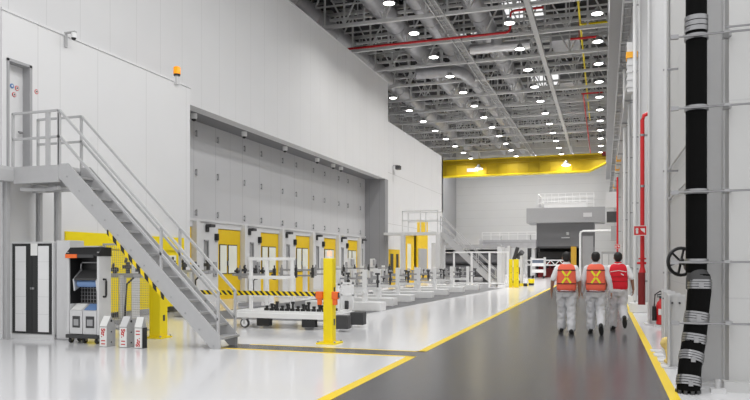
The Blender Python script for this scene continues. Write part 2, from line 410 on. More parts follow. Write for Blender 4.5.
# right wall with return panel beside the camera
RW = 1.52
struct(MB().box(RW, RW+.4, 9.9, 97, 0, 19).build('wall_right', M['rwall']))
struct(MB().box(1.44, 4.5, 9.3, 9.7, 0, 19).build('wall_right_return', M['rwall']))
struct(MB().box(1.36, 4.5, 9.12, 9.3, 0, .12).build('baseboard_right_return', M['rwall']))
struct(MB().box(1.36, RW, 10.2, 97, 0, .10).build('baseboard_right', M['rwall']))
def hcol(name, x0, x1, y0, y1, z1, base=True):
    ym = (y0+y1)/2; b = MB()
    b.box(x0, x0+.03, y0, y1, 0, z1).box(x1-.03, x1, y0, y1, 0, z1).box(x0+.03, x1-.03, ym-.015, ym+.015, 0, z1)
    if base: b.box(x0-.08, x1+.02, y0-.1, y1+.1, 0, .04)
    return struct(b.build(name, M['offwhite']))
for y in (9.75, 18.3, 23.0, 27.6, 32.2, 36.9, 41.5, 46.2, 50.8, 55.5, 60.1, 64.8, 69.4, 74.1, 78.7):
    hcol('column_right', 1.03, 1.45, y-.16, y+.16, 18)
for y, z in ((13.4, 6.0), (20.6, 5.1), (25.3, 4.0), (25.3, 6.8), (20.6, 8.0), (13.4, 3.4)):
    pass

# ------------------------------------------------------------------ roof
SKY = [(-6.4, -3.9, 45.2, 49.6), (-6.4, -3.9, 63.5, 68.5), (-6.4, -3.9, 81.0, 84.5), (-10.6, -8.6, 50, 52)]
b = MB()
for a, c, d_, e in cells(-20, 8, -8, 97, SKY): b.box(a, c, d_, e, 18.4, 18.6)
struct(b.build('ceiling', M['roof']))
TY = [32.05+4.65*k for k in range(13)]
def truss():
    b = MB()
    b.box(-20, 1.5, -.11, .11, -.09, .09)
    b.box(-20, 1.5, -.10, .10, 2.35, 2.55)
    n = 18; dx = 21.5/n
    for i in range(n+1):
        x = -20+dx*i
        b.box(x-.05, x+.05, -.05, .05, .09, 2.35)
        if i < n:
            b.bar((x, 0, .05 if i % 2 else 2.4), (x+dx, 0, 2.4 if i % 2 else .05), .08)
    b.box(-20, 1.5, -.04, .04, 1.15, 1.23)
    o = struct(b.build('ceiling_truss', M['truss'])); return o
t0 = truss(); t0.location = (0, TY[0], 15.0)
for y in TY[1:]:
    o = t0.copy(); COL.objects.link(o); o.location = (0, y, 15.0)
# secondary cross bars between the trusses
s0 = MB().box(-20, 1.5, -.06, .06, -.08, .08); 
for k in range(1, 7): s0.bar((-20+3*k, 0, 0), (-20+3*k, 0, 2.0), .06)
s0 = struct(s0.build('ceiling_beam', M['truss'])); s0.location = (0, TY[0]+2.2, 16.2)
for y in TY[1:]:
    o = s0.copy(); COL.objects.link(o); o.location = (0, y+2.2, 16.2)
# longitudinal purlins under the deck
p0 = struct(MB().box(-.07, .07, 30, 96, 0, .35).build('ceiling_purlin', M['purlin'])); p0.location = (-19.3, 0, 17.6)
for k in range(1, 15):
    o = p0.copy(); COL.objects.link(o); o.location = (-19.3+1.45*k, 0, 17.6)
# deck ribs across
r0 = struct(MB().box(-20, 1.5, -.05, .05, 0, .18).build('ceiling_rib', M['truss'])); r0.location = (0, 33.6, 18.22)
for k in range(1, 40):
    if any(h[2]-.3 < 33.6+1.55*k < h[3]+.3 for h in SKY[:3]): continue
    o = r0.copy(); COL.objects.link(o); o.location = (0, 33.6+1.55*k, 18.22)
# long girders along the hall
struct(MB().box(-3.9, -3.62, 30, 96, 14.85, 15.12).build('ceiling_girder', M['steel']))

# ducts
def duct(x, z, r, y0, y1, label, name='round_duct'):
    b = MB().tube([(x, y0, z), (x, y1, z)], r, 20)
    y = y0+1.5
    while y < y1:
        b.tube([(x, y-.04, z), (x, y+.04, z)], r+.03, 20); y += 3
    o = b.build(name, M['duct'], smooth=True); return tag(o, label, 'duct', 'round ventilation ducts under the roof')
duct(-16.4, 16.1, .62, 30, 92, 'round silver duct running along the roof closest to the tall white block')
duct(-12.1, 16.1, .62, 30, 92, 'round silver duct running along the roof, second out from the tall white block')
duct(-9.9, 16.25, .6, 30, 92, 'round silver duct running along the roof, third out from the tall white block')
duct(-7.0, 16.25, .6, 30, 62, 'round silver duct running along the roof beside the long white girder')
b = MB().tube([(-12.6, 47.4, 14.9), (-10.7, 47.4, 14.9), (-9.9, 47.6, 14.9), (-9.45, 48.3, 14.9), (-9.35, 50.2, 14.9)], .40, 18).box(-12.07, -12.03, 47.38, 47.42, 15.2, 17.62)
tag(b.build('elbow_duct', M['duct'], smooth=True), 'silver duct crossing the roof and bending at its end', 'duct')
b = MB().tube([(-8.0, 43.2, 14.95), (-4.3, 43.2, 14.95)], .3, 16).tube([(-6.3, 43.2, 14.95), (-6.3, 43.2, 15.5)], .4, 16).box(-7.52, -7.48, 43.18, 43.22, 15.2, 16.12).box(-4.82, -4.78, 43.18, 43.22, 15.2, 16.12)
tag(b.build('cross_duct', M['alu'], smooth=True), 'bright silver cross duct with a short stub under the roof', 'duct')
# supply air boxes
for i, (x, y, lb) in enumerate(((-2.4, 47.8, 'grey air handling box under the roof beside the nearest skylight'), (-2.6, 59, 'grey air handling box under the roof farther down the hall'))):
    t = thing('air_handling_box', (x, y, 16), lb, 'air unit')
    b = MB().box(x-.9, x+.9, y-1.3, y+1.3, 16.0, 17.4); b.build('casing', M['duct'], t, bevel=.03)
    b = MB()
    for k in range(6): b.box(x-.8, x+.8, y-1.34, y-1.3, 16.1+.2*k, 16.2+.2*k)
    b.build('louvre', M['midgrey'], t)
    MB().box(x-.85, x-.8, y-.1, y+.1, 17.4, 18.4).box(x+.8, x+.85, y-.1, y+.1, 17.4, 18.4).build('hanger', M['truss'], t)
# cable trays along the hall
def ladder(name, x, w_, z, y0, y1, label, m, rung=.8, drop=None):
    t = thing(name, (x, y0, z), label, 'cable tray')
    for s_ in (-1, 1): MB().box(x+s_*w_/2-.03, x+s_*w_/2+.03, y0, y1, z-.08, z+.08).build('rail', m, t)
    b = MB(); y = y0+.2
    while y < y1: b.box(x-w_/2, x+w_/2, y-.035, y+.035, z-.04, z); y += rung
    b.build('grating', m, t)
    b = MB()
    for k, dx in enumerate((-.3, -.12, .1, .27)): b.tube([(x+dx*w_, y0, z+.03), (x+dx*w_, y1, z+.03)], .04+.012*(k % 2), 6)
    b.build('cables', M['dark' if w_ > .6 else 'midgrey'], t)
    if w_ > .6: MB().box(x-w_/2+.02, x+w_/2-.02, y0, y1, z-.075, z-.06).build('tray_sheet', M['midgrey'], t)
    y = y0+1 if not drop else 999
    while y < y1:
        for s_ in (-1, 1): MB().box(x+s_*(w_/2+.045)-.012, x+s_*(w_/2+.045)+.012, y-.012, y+.012, z-.05, 17.7).build('hanger_rod', M['truss'], t)
        y += 4.65
    if drop:
        y = y0+1
        while y < y1: MB().box(x-w_/2, RW, y-.03, y+.03, z-.14, z-.08).build('wall_arm', M['truss'], t); y += 4.65
    return t
ladder('cable_tray', -8.45, .5, 14.95, 30, 94, 'narrow pale cable tray slung under the roof trusses along the hall', M['steel'])
ladder('cable_tray', .68, .85, 12.4, 26, 95, 'wide dark cable ladder carried along the top of the pipe-lined wall', M['midgrey'], .9)
ladder('cable_tray', .82, .34, 10.6, 19.6, 95, 'narrow grey cable ladder below the wide dark one on the pipe-lined wall', M['steel'], .9, True)
# pipes under the roof
tag(MB().tube([(-20, 39.6, 14.6), (-5.3, 39.6, 14.6), (-5.12, 39.6, 14.66), (-5.05, 39.6, 14.85), (-5.05, 39.6, 15.6), (-4.98, 39.6, 15.75), (-4.8, 39.6, 15.8), (-3.2, 39.6, 15.8)], .07, 10).build('red_pipe', M['red'], smooth=True), 'long red sprinkler pipe with a step, running across under the roof', 'pipe')
tag(MB().tube([(-1.9, 42.6, 14.8), (-.3, 42.6, 14.8)], .07, 10).box(-1.42, -1.38, 42.58, 42.62, 14.8, 17.6).build('red_pipe', M['red'], smooth=True), 'short red pipe under the roof beside the yellow pipe', 'pipe')
tag(MB().tube([(-1.7, 56.5, 14.75), (-.1, 56.5, 14.75)], .06, 10).tube([(-1.55, 56.5, 14.75), (-1.55, 92, 14.75)], .06, 10).build('red_pipe', M['red'], smooth=True), 'red pipe running beside the lamp row over the right side of the roof', 'pipe')
tag(MB().tube([(-1.3, 30, 15.35), (-1.3, 70, 15.35)], .06, 10).tube([(-1.3, 41.8, 15.35), (.4, 41.8, 15.35)], .06, 10).build('yellow_pipe', M['yellow'], smooth=True), 'yellow gas pipe running along the roof with one side branch', 'pipe')

# high-bay lamps
def lamp(x, y, z, label, group):
    t = thing('high_bay_lamp', (x, y, z), label, 'lamp', group)
    MB().lathe((x, y, z), [(.30, 0), (.30, .05), (.18, .12), (.11, .28), (.05, .30)], 20).build('housing', M['midgrey'], t, smooth=True)
    MB().lathe((x, y, z), [(.23, -.02), (.27, -.004)], 20).build('lens', M['lens'], t)
    MB().cyl((x, y, z+.3), (x, y, 15.0), .018, n=8).build('suspension_rod', M['steel'], t)
    return t
LROWS = [(-.33, 'row by the pipe-lined wall'), (-4.72, 'second row from the pipe-lined wall'),
         (-9.92, 'third row from the pipe-lined wall'), (-15.35, 'row by the tall white block')]
ll = bpy.data.lights.new('high_bay_light', 'AREA'); ll.shape = 'DISK'; ll.size = .6; ll.energy = LAMP_POWER; ll.color = (1, .985, .96); ll.spread = math.radians(130)
lamp0 = None
for r, (x, rn) in enumerate(LROWS):
    for k in range(11):
        y = 36.7+4.65*k if r < 3 else 41.35+4.65*k
        if y > 86 or (r == 1 and k < 0): continue
        lb = '%s lit roof lamp from the near end of the %s' % (ORD[k], rn)
        if lamp0 is None: lamp0 = lamp(x, y, 14.12, lb, 'high-bay lamps under the roof')
        else: dup(lamp0, (x, y, 14.12), lb)
        lo = bpy.data.objects.new('high_bay_light', ll); lo.location = (x, y, 14.04); COL.objects.link(lo)
lb = 'lit roof lamp nearest of all, above the tall white block'
dup(lamp0, (-9.92, 32.05, 14.12), lb)
lo = bpy.data.objects.new('high_bay_light', ll); lo.location = (-9.92, 32.05, 14.04); COL.objects.link(lo)

# ------------------------------------------------------------------ crane
t = thing('overhead_crane', (-9, 81, 11.7), 'yellow overhead crane girder spanning the far end of the hall', 'crane')
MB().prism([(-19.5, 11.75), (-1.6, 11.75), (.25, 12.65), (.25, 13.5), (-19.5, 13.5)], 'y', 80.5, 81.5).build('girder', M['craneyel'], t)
MB().box(-19.5, .3, 80.3, 81.7, 13.5, 13.62).prism([(-19.5, 11.65), (-1.55, 11.65), (.3, 12.55), (.3, 12.65), (-1.6, 11.75), (-19.5, 11.75)], 'y', 80.3, 81.7).build('flange', M['yellow'], t)
MB().box(-19.5, .2, 80.25, 80.45, 13.05, 13.1).build('walkway_rail', M['craneyel'], t)
for k in range(14): MB().box(-19+1.2*k-.03, -19+1.2*k+.03, 80.42, 80.5, 11.75, 13.5).build('stiffener', M['craneyel'], t)
MB().box(-15.3, -14.0, 80.44, 80.49, 12.15, 12.55).build('rating_plate', M['offwhite'], t)
MB().box(-.2, .84, 80.2, 81.8, 13.3, 13.75).build('end_carriage', M['darkred'], t)
MB().box(-14.6, -13.9, 80.2, 81.4, 13.6, 14.4).build('hoist_trolley', M['offwhite'], t)
MB().box(.35, .62, 30, 95, 13.3, 13.6)
for i, x in enumerate((-13.8, -4.0)):
    q = thing('crane_floodlight', (x, 79.7, 12.3), 'lit floodlight under the crane girder, %s' % ('toward the tall white blocks' if i == 0 else 'above the grey machine tower'), 'floodlight', 'floodlights under the crane')
    MB().lathe((x, 79.7, 12.35), [(.5, 0), (.45, .12), (.2, .3), (.12, .5)], 18).build('reflector', M['alu'], q, smooth=True)
    MB().lathe((x, 79.7, 12.35), [(.44, -.05), (.48, -.003)], 18).build('lens', M['cranelens'], q)
    MB().bar((x, 79.7, 12.8), (x, 80.35, 12.9), .08).build('bracket', M['dark'], q)
    l2 = bpy.data.lights.new('crane_light', 'POINT'); l2.energy = 60; l2.shadow_soft_size = .4; l2.color = (1, .9, .65)
    lo = bpy.data.objects.new('crane_light', l2); lo.location = (x, 79.7, 12.2); COL.objects.link(lo)
struct(MB().box(.55, .85, 30, 95, 13.0, 13.3).build('ceiling_crane_rail', M['steel']))

# ================================================================== STAIRS
def stair(x_top, y0, width, tag_label, near):
    x_bot = x_top+3.52; z1 = 3.43; y1 = y0+width
    t = thing('steel_staircase', (x_bot, y0, 0), tag_label, 'staircase')
    sl = z1/(x_bot-x_top)
    for k, y in enumerate((y0-.02, y1)):
        poly = [(x_top-.02, z1+.02), (x_top+.22, z1+.02), (x_bot+.03, .23), (x_bot+.03, 0), (x_bot-.14, 0), (x_top-.02, z1-.235)]
        s_ = MB().prism(poly, 'y', y, y+.02).build('stringer', M['stairgrey'], t)
        b = MB(); n = 12
        if k == 0:
            for i in range(n):
                x = x_top+.2+(x_bot-x_top-.3)*i/(n-1); z = z1-sl*(x-x_top)-.04
                b.cyl((x, y-.012, z), (x, y, z), .017, n=8)
            b.build('bolts', M['midgrey'], s_)
    n = 15
    for i in range(n):
        z = z1-(i+1)*z1/(n+1); x = x_top+(i+.5)*(x_bot-x_top)/n+.05
        MB().box(x-.14, x+.15, y0+.0, y1, z-.045, z).build('tread', M['treadgrey'], t, bevel=.006)
    # railings on the flight
    for k, y in enumerate((y0, y1+.01)):
        b = MB()
        xe = x_bot-.02; r = .042
        A = (x_top, y, z1+1.06); B = (xe, y, 1.0)
        b.bar((x_top, y, z1+1.06), (xe, y, 1.02), r).bar((x_top, y, z1+.56), (xe, y, .52), r)
        b.build('handrail', M['stairgrey'], t)
        for f in (0, .66, 1.0):
            x = x_top+(xe-x_top)*f; zb = max(0, z1-sl*(x-x_top)-.1)
            MB().bar((x, y, zb), (x, y, zb+1.1 if f < 1 else 1.03), r).build('rail_post', M['stairgrey'], t)
    return t
st = stair(-10.0, 10.75, .58, 'grey steel staircase rising to the landing door, black and yellow edge below', True)
# hazard edging under the near stringer
MB().prism([(-8.86, 2.07), (-8.86, 2.16), (-7.62, .95), (-7.62, .86)], 'y', 10.71, 10.735).build('hazard_edge', M['hazardstair'], st)

# landing
t = thing('steel_landing', (-11.2, 11.0, 0), 'grey steel landing platform in front of the upper door on the left', 'landing')
MB().box(-12.5, -11.1, 9.0, 12.75, 3.36, 3.43).box(-11.1, -10.0, 10.75, 11.66, 3.36, 3.43).build('deck', M['steel'], t)
MB().box(-12.5, -11.1, 10.72, 10.80, 3.16, 3.36).box(-11.1, -10.0, 10.72, 10.78, 3.10, 3.43).box(-11.1, -10.0, 11.6, 11.66, 3.1, 3.36).box(-11.16, -11.08, 9.0, 12.75, 3.14, 3.36).box(-12.5, -11.2, 12.6, 12.68, 3.14, 3.36).build('beam', M['stairgrey'], t)
MB().bar((-11.1, 10.9, 3.0), (-10.1, 11.3, 3.0), .06).bar((-11.1, 11.3, 3.0), (-10.1, 10.85, 3.0), .06).build('cross_brace', M['steel'], t)
for x, y in ((-11.33, 10.76), (-10.84, 11.60), (-12.3, 12.6)):
    zt = 3.16
    MB().box(x-.06, x-.048, y-.04, y+.04, .015, zt).box(x+.048, x+.06, y-.04, y+.04, .015, zt).box(x-.048, x+.048, y-.006, y+.006, .015, zt).box(x-.08, x+.08, y-.08, y+.08, 0, .015).build('leg', M['stairgrey'], t)
for y, xs in ((10.75, (-11.15, -10.55, -10.02)), (11.36, (-11.12, -10.55, -10.02))):
    MB().bar((xs[0], y, 4.49), (xs[-1], y, 4.49), .042).bar((xs[0], y, 3.98), (xs[-1], y, 3.98), .042).build('handrail', M['stairgrey'], t)
    for i, x in enumerate(xs):
        if i == 1: continue
        MB().bar((x, y, 3.43), (x, y, 4.5), .042).build('rail_post', M['stairgrey'], t)
MB().bar((-10.28, 10.75, 3.43), (-10.28, 10.75, 4.5), .1, .03).build('rail_post', M['stairgrey'], t)

# far stair and platform
stair(-9.95, 43.3, .7, 'distant white staircase coming down from the platform with yellow doors', False)
t = thing('far_platform', (-11, 43.3, 0), 'distant white steel platform with railings before tall yellow doors', 'platform')
MB().box(-13.55, -9.95, 42.6, 44.1, 3.3, 3.45).build('deck', M['offwhite'], t)
for x, y in ((-12.25, 42.65), (-9.95, 42.65), (-9.95, 44.05)):
    MB().box(x-.13, x+.13, y-.13, y+.13, 0, 3.3).build('leg', M['offwhite'], t)
for y in (42.65, 44.05):
    MB().bar((-12.3, y, 4.8), (-9.95, y, 4.8), .06).bar((-12.3, y, 4.2), (-9.95, y, 4.2), .06).build('handrail', M['offwhite'], t)
    for x in (-12.3, -11.1, -9.98): MB().bar((x, y, 3.45), (x, y, 4.83), .06).build('rail_post', M['offwhite'], t)
MB().bar((-12.3, 42.65, 4.8), (-12.3, 44.05, 4.8), .06).build('handrail', M['offwhite'], t)
# white guard frame beside the far stair
t = thing('guard_railing', (-7, 42.2, 0), 'white guard rail frame on the floor before the distant drum machine', 'railing')
MB().bar((-8.9, 42.3, 2.15), (-5.5, 42.3, 2.15), .1).build('top_rail', M['white'], t)
for x in (-8.86, -7.75, -6.65, -5.54): MB().bar((x, 42.3, 0), (x, 42.3, 2.15), .12 if x > -8 else .1).build('post', M['white'], t)
MB().bar((-8.9, 42.3, .25), (-5.5, 42.3, .25), .08).build('lower_rail', M['white'], t)
for x, lb in ((-5.45, 'flat yellow guard post at the end of the distant white rail'), (-5.08, 'flat yellow guard post standing closest to the grey lane by the distant stair')):
    t = thing('guard_post', (x, 42.6, 0), lb, 'post', 'distant yellow guard posts')
    MB().box(x-.16, x+.16, 42.54, 42.66, .02, 1.72).build('plate', M['yellow'], t, bevel=.01)
    MB().box(x-.2, x+.2, 42.42, 42.78, 0, .02).build('base_plate', M['yellow'], t)
    b = MB()
    for z in (.5, .9, 1.3): b.cyl((x+.08, 42.52, z), (x+.08, 42.54, z), .02, n=8)
    b.build('bolts', M['dark'], t)

# ================================================================== LEFT FOREGROUND
# locker cabinet
x0, x1, y0, y1 = -11.46, -10.38, 11.0, 11.42
t = thing('tool_cabinet', (x0, y0, 0), 'tall black two-door cabinet with two frosted strip windows under the landing', 'cabinet')
MB().box(x0, x1, y0+.03, y1, .05, 1.96).build('body', M['offwhite'], t, bevel=.006)
MB().box(x0, x1, y0, y1, 0, .09).build('plinth', M['offwhite'], t)
xm = (x0+x1)/2
for a, c, hx in ((x0+.035, xm-.004, xm-.05), (xm+.004, x1-.035, xm+.05)):
    d = MB().box(a, c, y0, y0+.03, .11, 1.92).build('door', M['black'], t, bevel=.004)
    wl = a+.08 if hx < xm else c-.35
    MB().box(wl, wl+.27, y0-.006, y0, .15, 1.87).build('window', M['film'], d)
    for z in (.5, .85, 1.2, 1.55): MB().box(wl, wl+.27, y0-.008, y0-.006, z, z+.008).build('shelf_line', M['offwhite'], d)
MB().box(xm-.03, xm+.06, y0-.02, y0, 1.0, 1.04).cyl((xm, y0-.02, 1.02), (xm, y0, 1.02), .02, n=10).build('latch', M['metal'], t)
MB().box(xm-.03, xm+.14, y0-.006, y0-.001, 1.68, 1.92).build('notice', M['paper'], t)
for a, c in ((x1-.03, x1), (x0, x0+.03)): MB().box(a, c, y0-.01, y0+.03, .1, 1.93).build('edge_frame', M['offwhite'], t)
# narrow grey locker side next to it
t = thing('side_panel', (-10.2, 11.1, 0), 'plain narrow grey steel panel standing between the cabinet and the cart', 'panel')
MB().box(-10.36, -10.03, 11.05, 11.45, .02, 1.98).build('sheet', M['offwhite'], t, bevel=.01)
MB().box(-10.36, -10.01, 11.03, 11.47, 0, .02).build('foot', M['midgrey'], t)

# cleaning/inspection cart
cx0, cx1, cy0, cy1 = -9.78, -9.03, 10.7, 11.04
t = thing('dispenser_cart', (cx0, cy0, 0), 'open grey service cart on casters with a roll, bins and an orange badge', 'cart')
MB().box(cx0, cx0+.05, cy0, cy1, .17, 1.74).build('side_panel', M['offwhite'], t, bevel=.005)
sp = MB().box(cx1-.05, cx1, cy0, cy1, .17, 1.74).build('side_panel', M['offwhite'], t, bevel=.005)
MB().tube([(cx1, cy0+.12, 1.22), (cx1+.055, cy0+.12, 1.22), (cx1+.065, cy0+.12, 1.18), (cx1+.065, cy0+.12, .93), (cx1+.055, cy0+.12, .89), (cx1, cy0+.12, .89)], .02, 10).build('handle', M['black'], sp, smooth=True)
MB().box(cx0+.05, cx1-.05, cy1-.03, cy1, .17, 1.7).build('back_panel', M['black'], t)
MB().box(cx0+.05, cx0+.055, cy0+.03, cy1-.03, .75, 1.66).build('side_liner', M['black'], t)
b = MB()
for k in range(9): b.box(cx0+.05, cx1-.05, cy1-.036, cy1-.03, .75+.07*k, .757+.07*k)
for k in range(9): b.box(cx0+.08+.07*k, cx0+.087+.07*k, cy1-.036, cy1-.03, .75, 1.35)
b.build('mesh_grid', M['midgrey'], t)
MB().box(cx0, cx1, cy0-.04, cy1, .10, .17).build('base_tray', M['dark'], t, bevel=.01)
MB().prism([(cy0-.03, 1.66), (cy0-.03, 1.70), (cy0+.10, 1.83), (cy1, 1.83), (cy1, 1.66)], 'x', cx0-.01, cx1+.01).build('top_hood', M['black'], t)
MB().prism([(cy0+.1, 1.835), (cy0+.2, 1.86), (cy1, 1.86), (cy1, 1.835)], 'x', cx0+.2, cx1-.12).build('top_tray', M['alu'], t)
MB().box(cx0+.0, cx0+.27, cy0-.045, cy0-.03, 1.625, 1.70).build('badge', M['orange'], t)
MB().box(cx0+.28, cx1-.1, cy0-.04, cy0-.03, 1.63, 1.69).build('badge_strip', M['dark'], t)
MB().cyl((cx0+.16, cy0+.15, 1.14), (cx1-.1, cy0+.15, 1.14), .075, n=18).build('roll', M['blue'], t, smooth=True)
MB().prism([(cy0+.02, 1.24), (cy0+.25, 1.40), (cy0+.25, 1.36), (cy0+.02, 1.20)], 'x', cx0+.16, cx1-.08).build('roll_cover', M['dark'], t)
for q in (cx1-.1, cx0+.12): MB().prism([(cy0+.05, 1.0), (cy0+.02, 1.22), (cy0+.24, 1.42), (cy0+.26, 1.1)], 'x', q, q+.03).build('roll_bracket', M['alu'], t)
MB().tube([(cx0+.12, cy0+.24, 1.42), (cx0+.12, cy0+.25, 1.52), (cx0+.2, cy0+.2, 1.54), (cx1-.1, cy0+.2, 1.54)], .015, 8).build('guide_rod', M['metal'], t)
for a, c, m2 in ((cx0+.07, cx0+.36, 'paper'), (cx0+.38, cx1-.06, 'blue')):
    bn = MB().prism([(cy0+.0, .18), (cy0+.0, .62), (cy0+.18, .74), (cy1-.04, .74), (cy1-.04, .18)], 'x', a, c).build('bin', M['offwhite'], t)
    MB().prism([(cy0+.01, .635), (cy0+.17, .742), (cy0+.17, .748), (cy0+.005, .641)], 'x', a+.02, c-.02).build('bin_lid', M['paper' if m2 == 'paper' else 'blue'], bn)
    MB().box(a+.07, c-.05, cy0-.008, cy0, .30, .52).build('bin_window', M['dark'], bn)
    MB().box(a+.10, c-.08, cy0-.012, cy0-.008, .34, .46).build('bin_picture', M['midgrey'], bn)
for x, y in ((cx0+.07, cy0+.04), (cx1-.07, cy0+.04), (cx0+.07, cy1-.07), (cx1-.07, cy1-.07), ((cx0+cx1)/2, cy0+.06)):
    c_ = MB().cyl((x-.02, y, .055), (x+.02, y, .055), .055, n=14).build('caster', M['black'], t)
    MB().box(x-.035, x+.035, y-.03, y+.03, .09, .115).box(x-.035, x-.025, y-.02, y+.02, .05, .1).box(x+.025, x+.035, y-.02, y+.02, .05, .1).build('caster_fork', M['metal'], c_)

# three house-shaped boxes with lettering
for i, (x, y, roll, lb) in enumerate(((-8.665, 10.38, -math.pi/2, 'house-shaped grey weight box with red lettering, next to the cart'),
                               (-8.26, 10.42, -math.pi/2, 'house-shaped grey weight box with red lettering, middle of the three'),
                               (-7.92, 10.40, math.pi/2, 'house-shaped grey weight box with red lettering reading upward, by the yellow post'))):
    t = thing('weight_box', (x, y, 0), lb, 'box', 'lettered house-shaped boxes on the floor')
    W, D = .155, (.24 if i < 2 else .14)
    poly = [(y, 0), (y, .37), (y+D*.45, .55), (y+D*.55, .55), (y+D, .37), (y+D, 0)]
    MB().prism(poly, 'x', x-W/2, x+W/2).build('body', M['carton'], t, bevel=.008)
    MB().box(x-W/2+.004, x+W/2-.004, y-.008, y, .012, .36).build('front_label', M['paper'], t)
    MB().prism([(y-.005, .375), (y+D*.43, .553), (y+D*.43, .56), (y-.012, .379)], 'x', x-W/2+.004, x+W/2-.004).build('sloped_plate', M['paper'] if i != 1 else M['offwhite'], t)
    if i < 2:
        for yy, zz, rr in ((y+D*.5, .47, .024), (y+D*.5, .27, .014), (y+D*.5, .08, .014)): MB().cyl((x+W/2, yy, zz), (x+W/2+.006, yy, zz), rr, n=12).build('hole', M['black'], t)
    else: MB().box(x+W/2, x+W/2+.012, y+.01, y+D-.01, .0, .37).build('side_plate', M['black'], t)
    text('Str. 11', .115, M['redtext'], (x, y-.010, .185), facing(0, -1, roll), t)

# light-curtain posts
def ypost(x, y, label, beacon, hw=.13):
    t = thing('light_curtain_post', (x, y, 0), label, 'post')
    MB().box(x-hw, x+hw, y-hw, y+hw, .03, 1.62).build('column', M['yellow'], t, bevel=.012)
    MB().box(x-.2, x+.2, y-.2, y+.2, 0, .03).build('base_plate', M['yellow'], t, bevel=.005)
    b = MB()
    for a in (-.17, .17):
        for c in (-.17, .17): b.cyl((x+a, y+c, .03), (x+a, y+c, .06), .018, n=8)
    b.build('bolts', M['midgrey'], t)
    for z in (.35, .95): MB().box(x+hw, x+hw+.006, y-.03, y+.03, z, z+.12).build('slot', M['dark'], t)
    MB().box(x-hw+.03, x-hw+.06, y-hw-.006, y-hw, .1, 1.5).build('seam_strip', M['yellow'], t)
    if beacon:
        q = MB().cyl((x, y, 1.62), (x, y, 1.66), .085, n=16).build('beacon_base', M['white'], t)
        MB().lathe((x, y, 1.66), [(.05, 0), (.05, .075), (.04, .1), (.015, .11)], 16).build('beacon', mat('milky_beacon', (.95, .62, .42), .3, emit=.25), t, smooth=True)
    return t
ypost(-4.96, 12.2, 'tall square yellow post with a beacon on top beside the white floor dolly', True, .095)
ypost(-8.65, 12.0, 'square yellow post standing behind the steel staircase', False)
tag(MB().box(-8.5, -5.18, 12.06, 12.075, .90, .985).build('barrier_tape', M['hazard']), 'black and yellow striped barrier tape stretched between the yellow posts', 'barrier tape')
for x, lb in ((-5.19, 'orange belt barrier head on the tape side of the yellow beacon post'), (-4.70, 'orange belt barrier head on the lane side of the yellow beacon post')):
    t = thing('belt_barrier', (x, 12.1, .8), lb, 'barrier head', 'orange barrier heads on the post')
    s_ = 1 if x > -4.96 else -1
    xa = -4.96+s_*.097
    MB().box(xa, xa+s_*.13, 12.04, 12.14, .85, .99).build('housing', M['orange'], t, bevel=.015)
    MB().box(xa+s_*.02, xa+s_*.10, 12.05, 12.13, .74, .85).build('grip', M['orange'], t, bevel=.012)
    MB().box(xa+s_*.13, xa+s_*.14, 12.05, 12.11, .88, .97).build('slot', M['dark'], t)

# mesh fence
t = thing('mesh_fence', (-9.5, 12.3, 0), 'grey wire mesh fence panel before the yellow doorway behind the cart', 'fence')
for x in (-10.25, -9.0): MB().box(x-.02, x+.02, 12.28, 12.32, 0, 1.95).build('post', M['steel'], t)
MB().box(-10.25, -9.0, 12.285, 12.315, 1.91, 1.95).box(-10.25, -9.0, 12.285, 12.315, .1, .14).build('rail', M['steel'], t)
b = MB()
for k in range(25): b.box(-10.23+.05*k, -10.226+.05*k, 12.298, 12.303, .14, 1.91)
for k in range(35): b.box(-10.25, -9.0, 12.303, 12.307, .14+.05*k, .144+.05*k)
b.build('wire_mesh', M['midgrey'], t)
# second mesh further right behind the stair
# robot-like fixture in the near doorway
def fixture_arm(x, y, label, s_=1.0):
    t = thing('clamping_fixture', (x, y, 0), label, 'fixture', 'dark clamping fixtures')
    MB().box(x-.3*s_, x+.3*s_, y-.3*s_, y+.3*s_, 0, .12).build('base', M['midgrey'], t, bevel=.01)
    MB().cyl((x, y, .12), (x, y, 1.1*s_), .09*s_, n=14).build('mast', M['alu'], t, smooth=True)
    MB().bar((x-.55*s_, y, 1.1*s_), (x+.55*s_, y, 1.1*s_), .1*s_).bar((x-.5*s_, y-.3*s_, 1.1*s_), (x-.5*s_, y+.3*s_, 1.1*s_), .07*s_).bar((x+.5*s_, y-.3*s_, 1.1*s_), (x+.5*s_, y+.3*s_, 1.1*s_), .07*s_).build('cross_arm', M['midgrey'], t)
    for a in (-.5, -.2, .15, .5):
        h_ = random.uniform(.15, .4)*s_; x_ = x+a*s_; z_ = 1.1*s_
        MB().cyl((x_, y, z_), (x_, y, z_+h_), .05*s_, n=10).box(x_-.07*s_, x_+.07*s_, y-.1*s_, y+.04*s_, z_+h_*.5, z_+h_*.5+.08*s_).bar((x_, y-.08*s_, z_+h_), (x_+.12*s_, y-.2*s_, z_+h_+.07*s_), .05*s_).build('clamp', M['dark'], t)
    MB().tube([(x+.1*s_, y-.05, .15), (x+.25*s_, y-.2*s_, .5*s_), (x+.2*s_, y-.1*s_, .9*s_), (x+.4*s_, y, 1.12*s_)], .022*s_, 8).build('hose', M['black'], t)
    return t
fixture_arm(-11.6, 14.6, 'dark clamping fixture behind the wire mesh before the near yellow doorway', 1.1)
fixture_arm(-11.3, 17.2, 'dark clamping fixture seen through the staircase railing', 1.15)
fixture_arm(-11.9, 21.8, 'dark clamping fixture behind the stair foot, by the recess edge', 1.0)

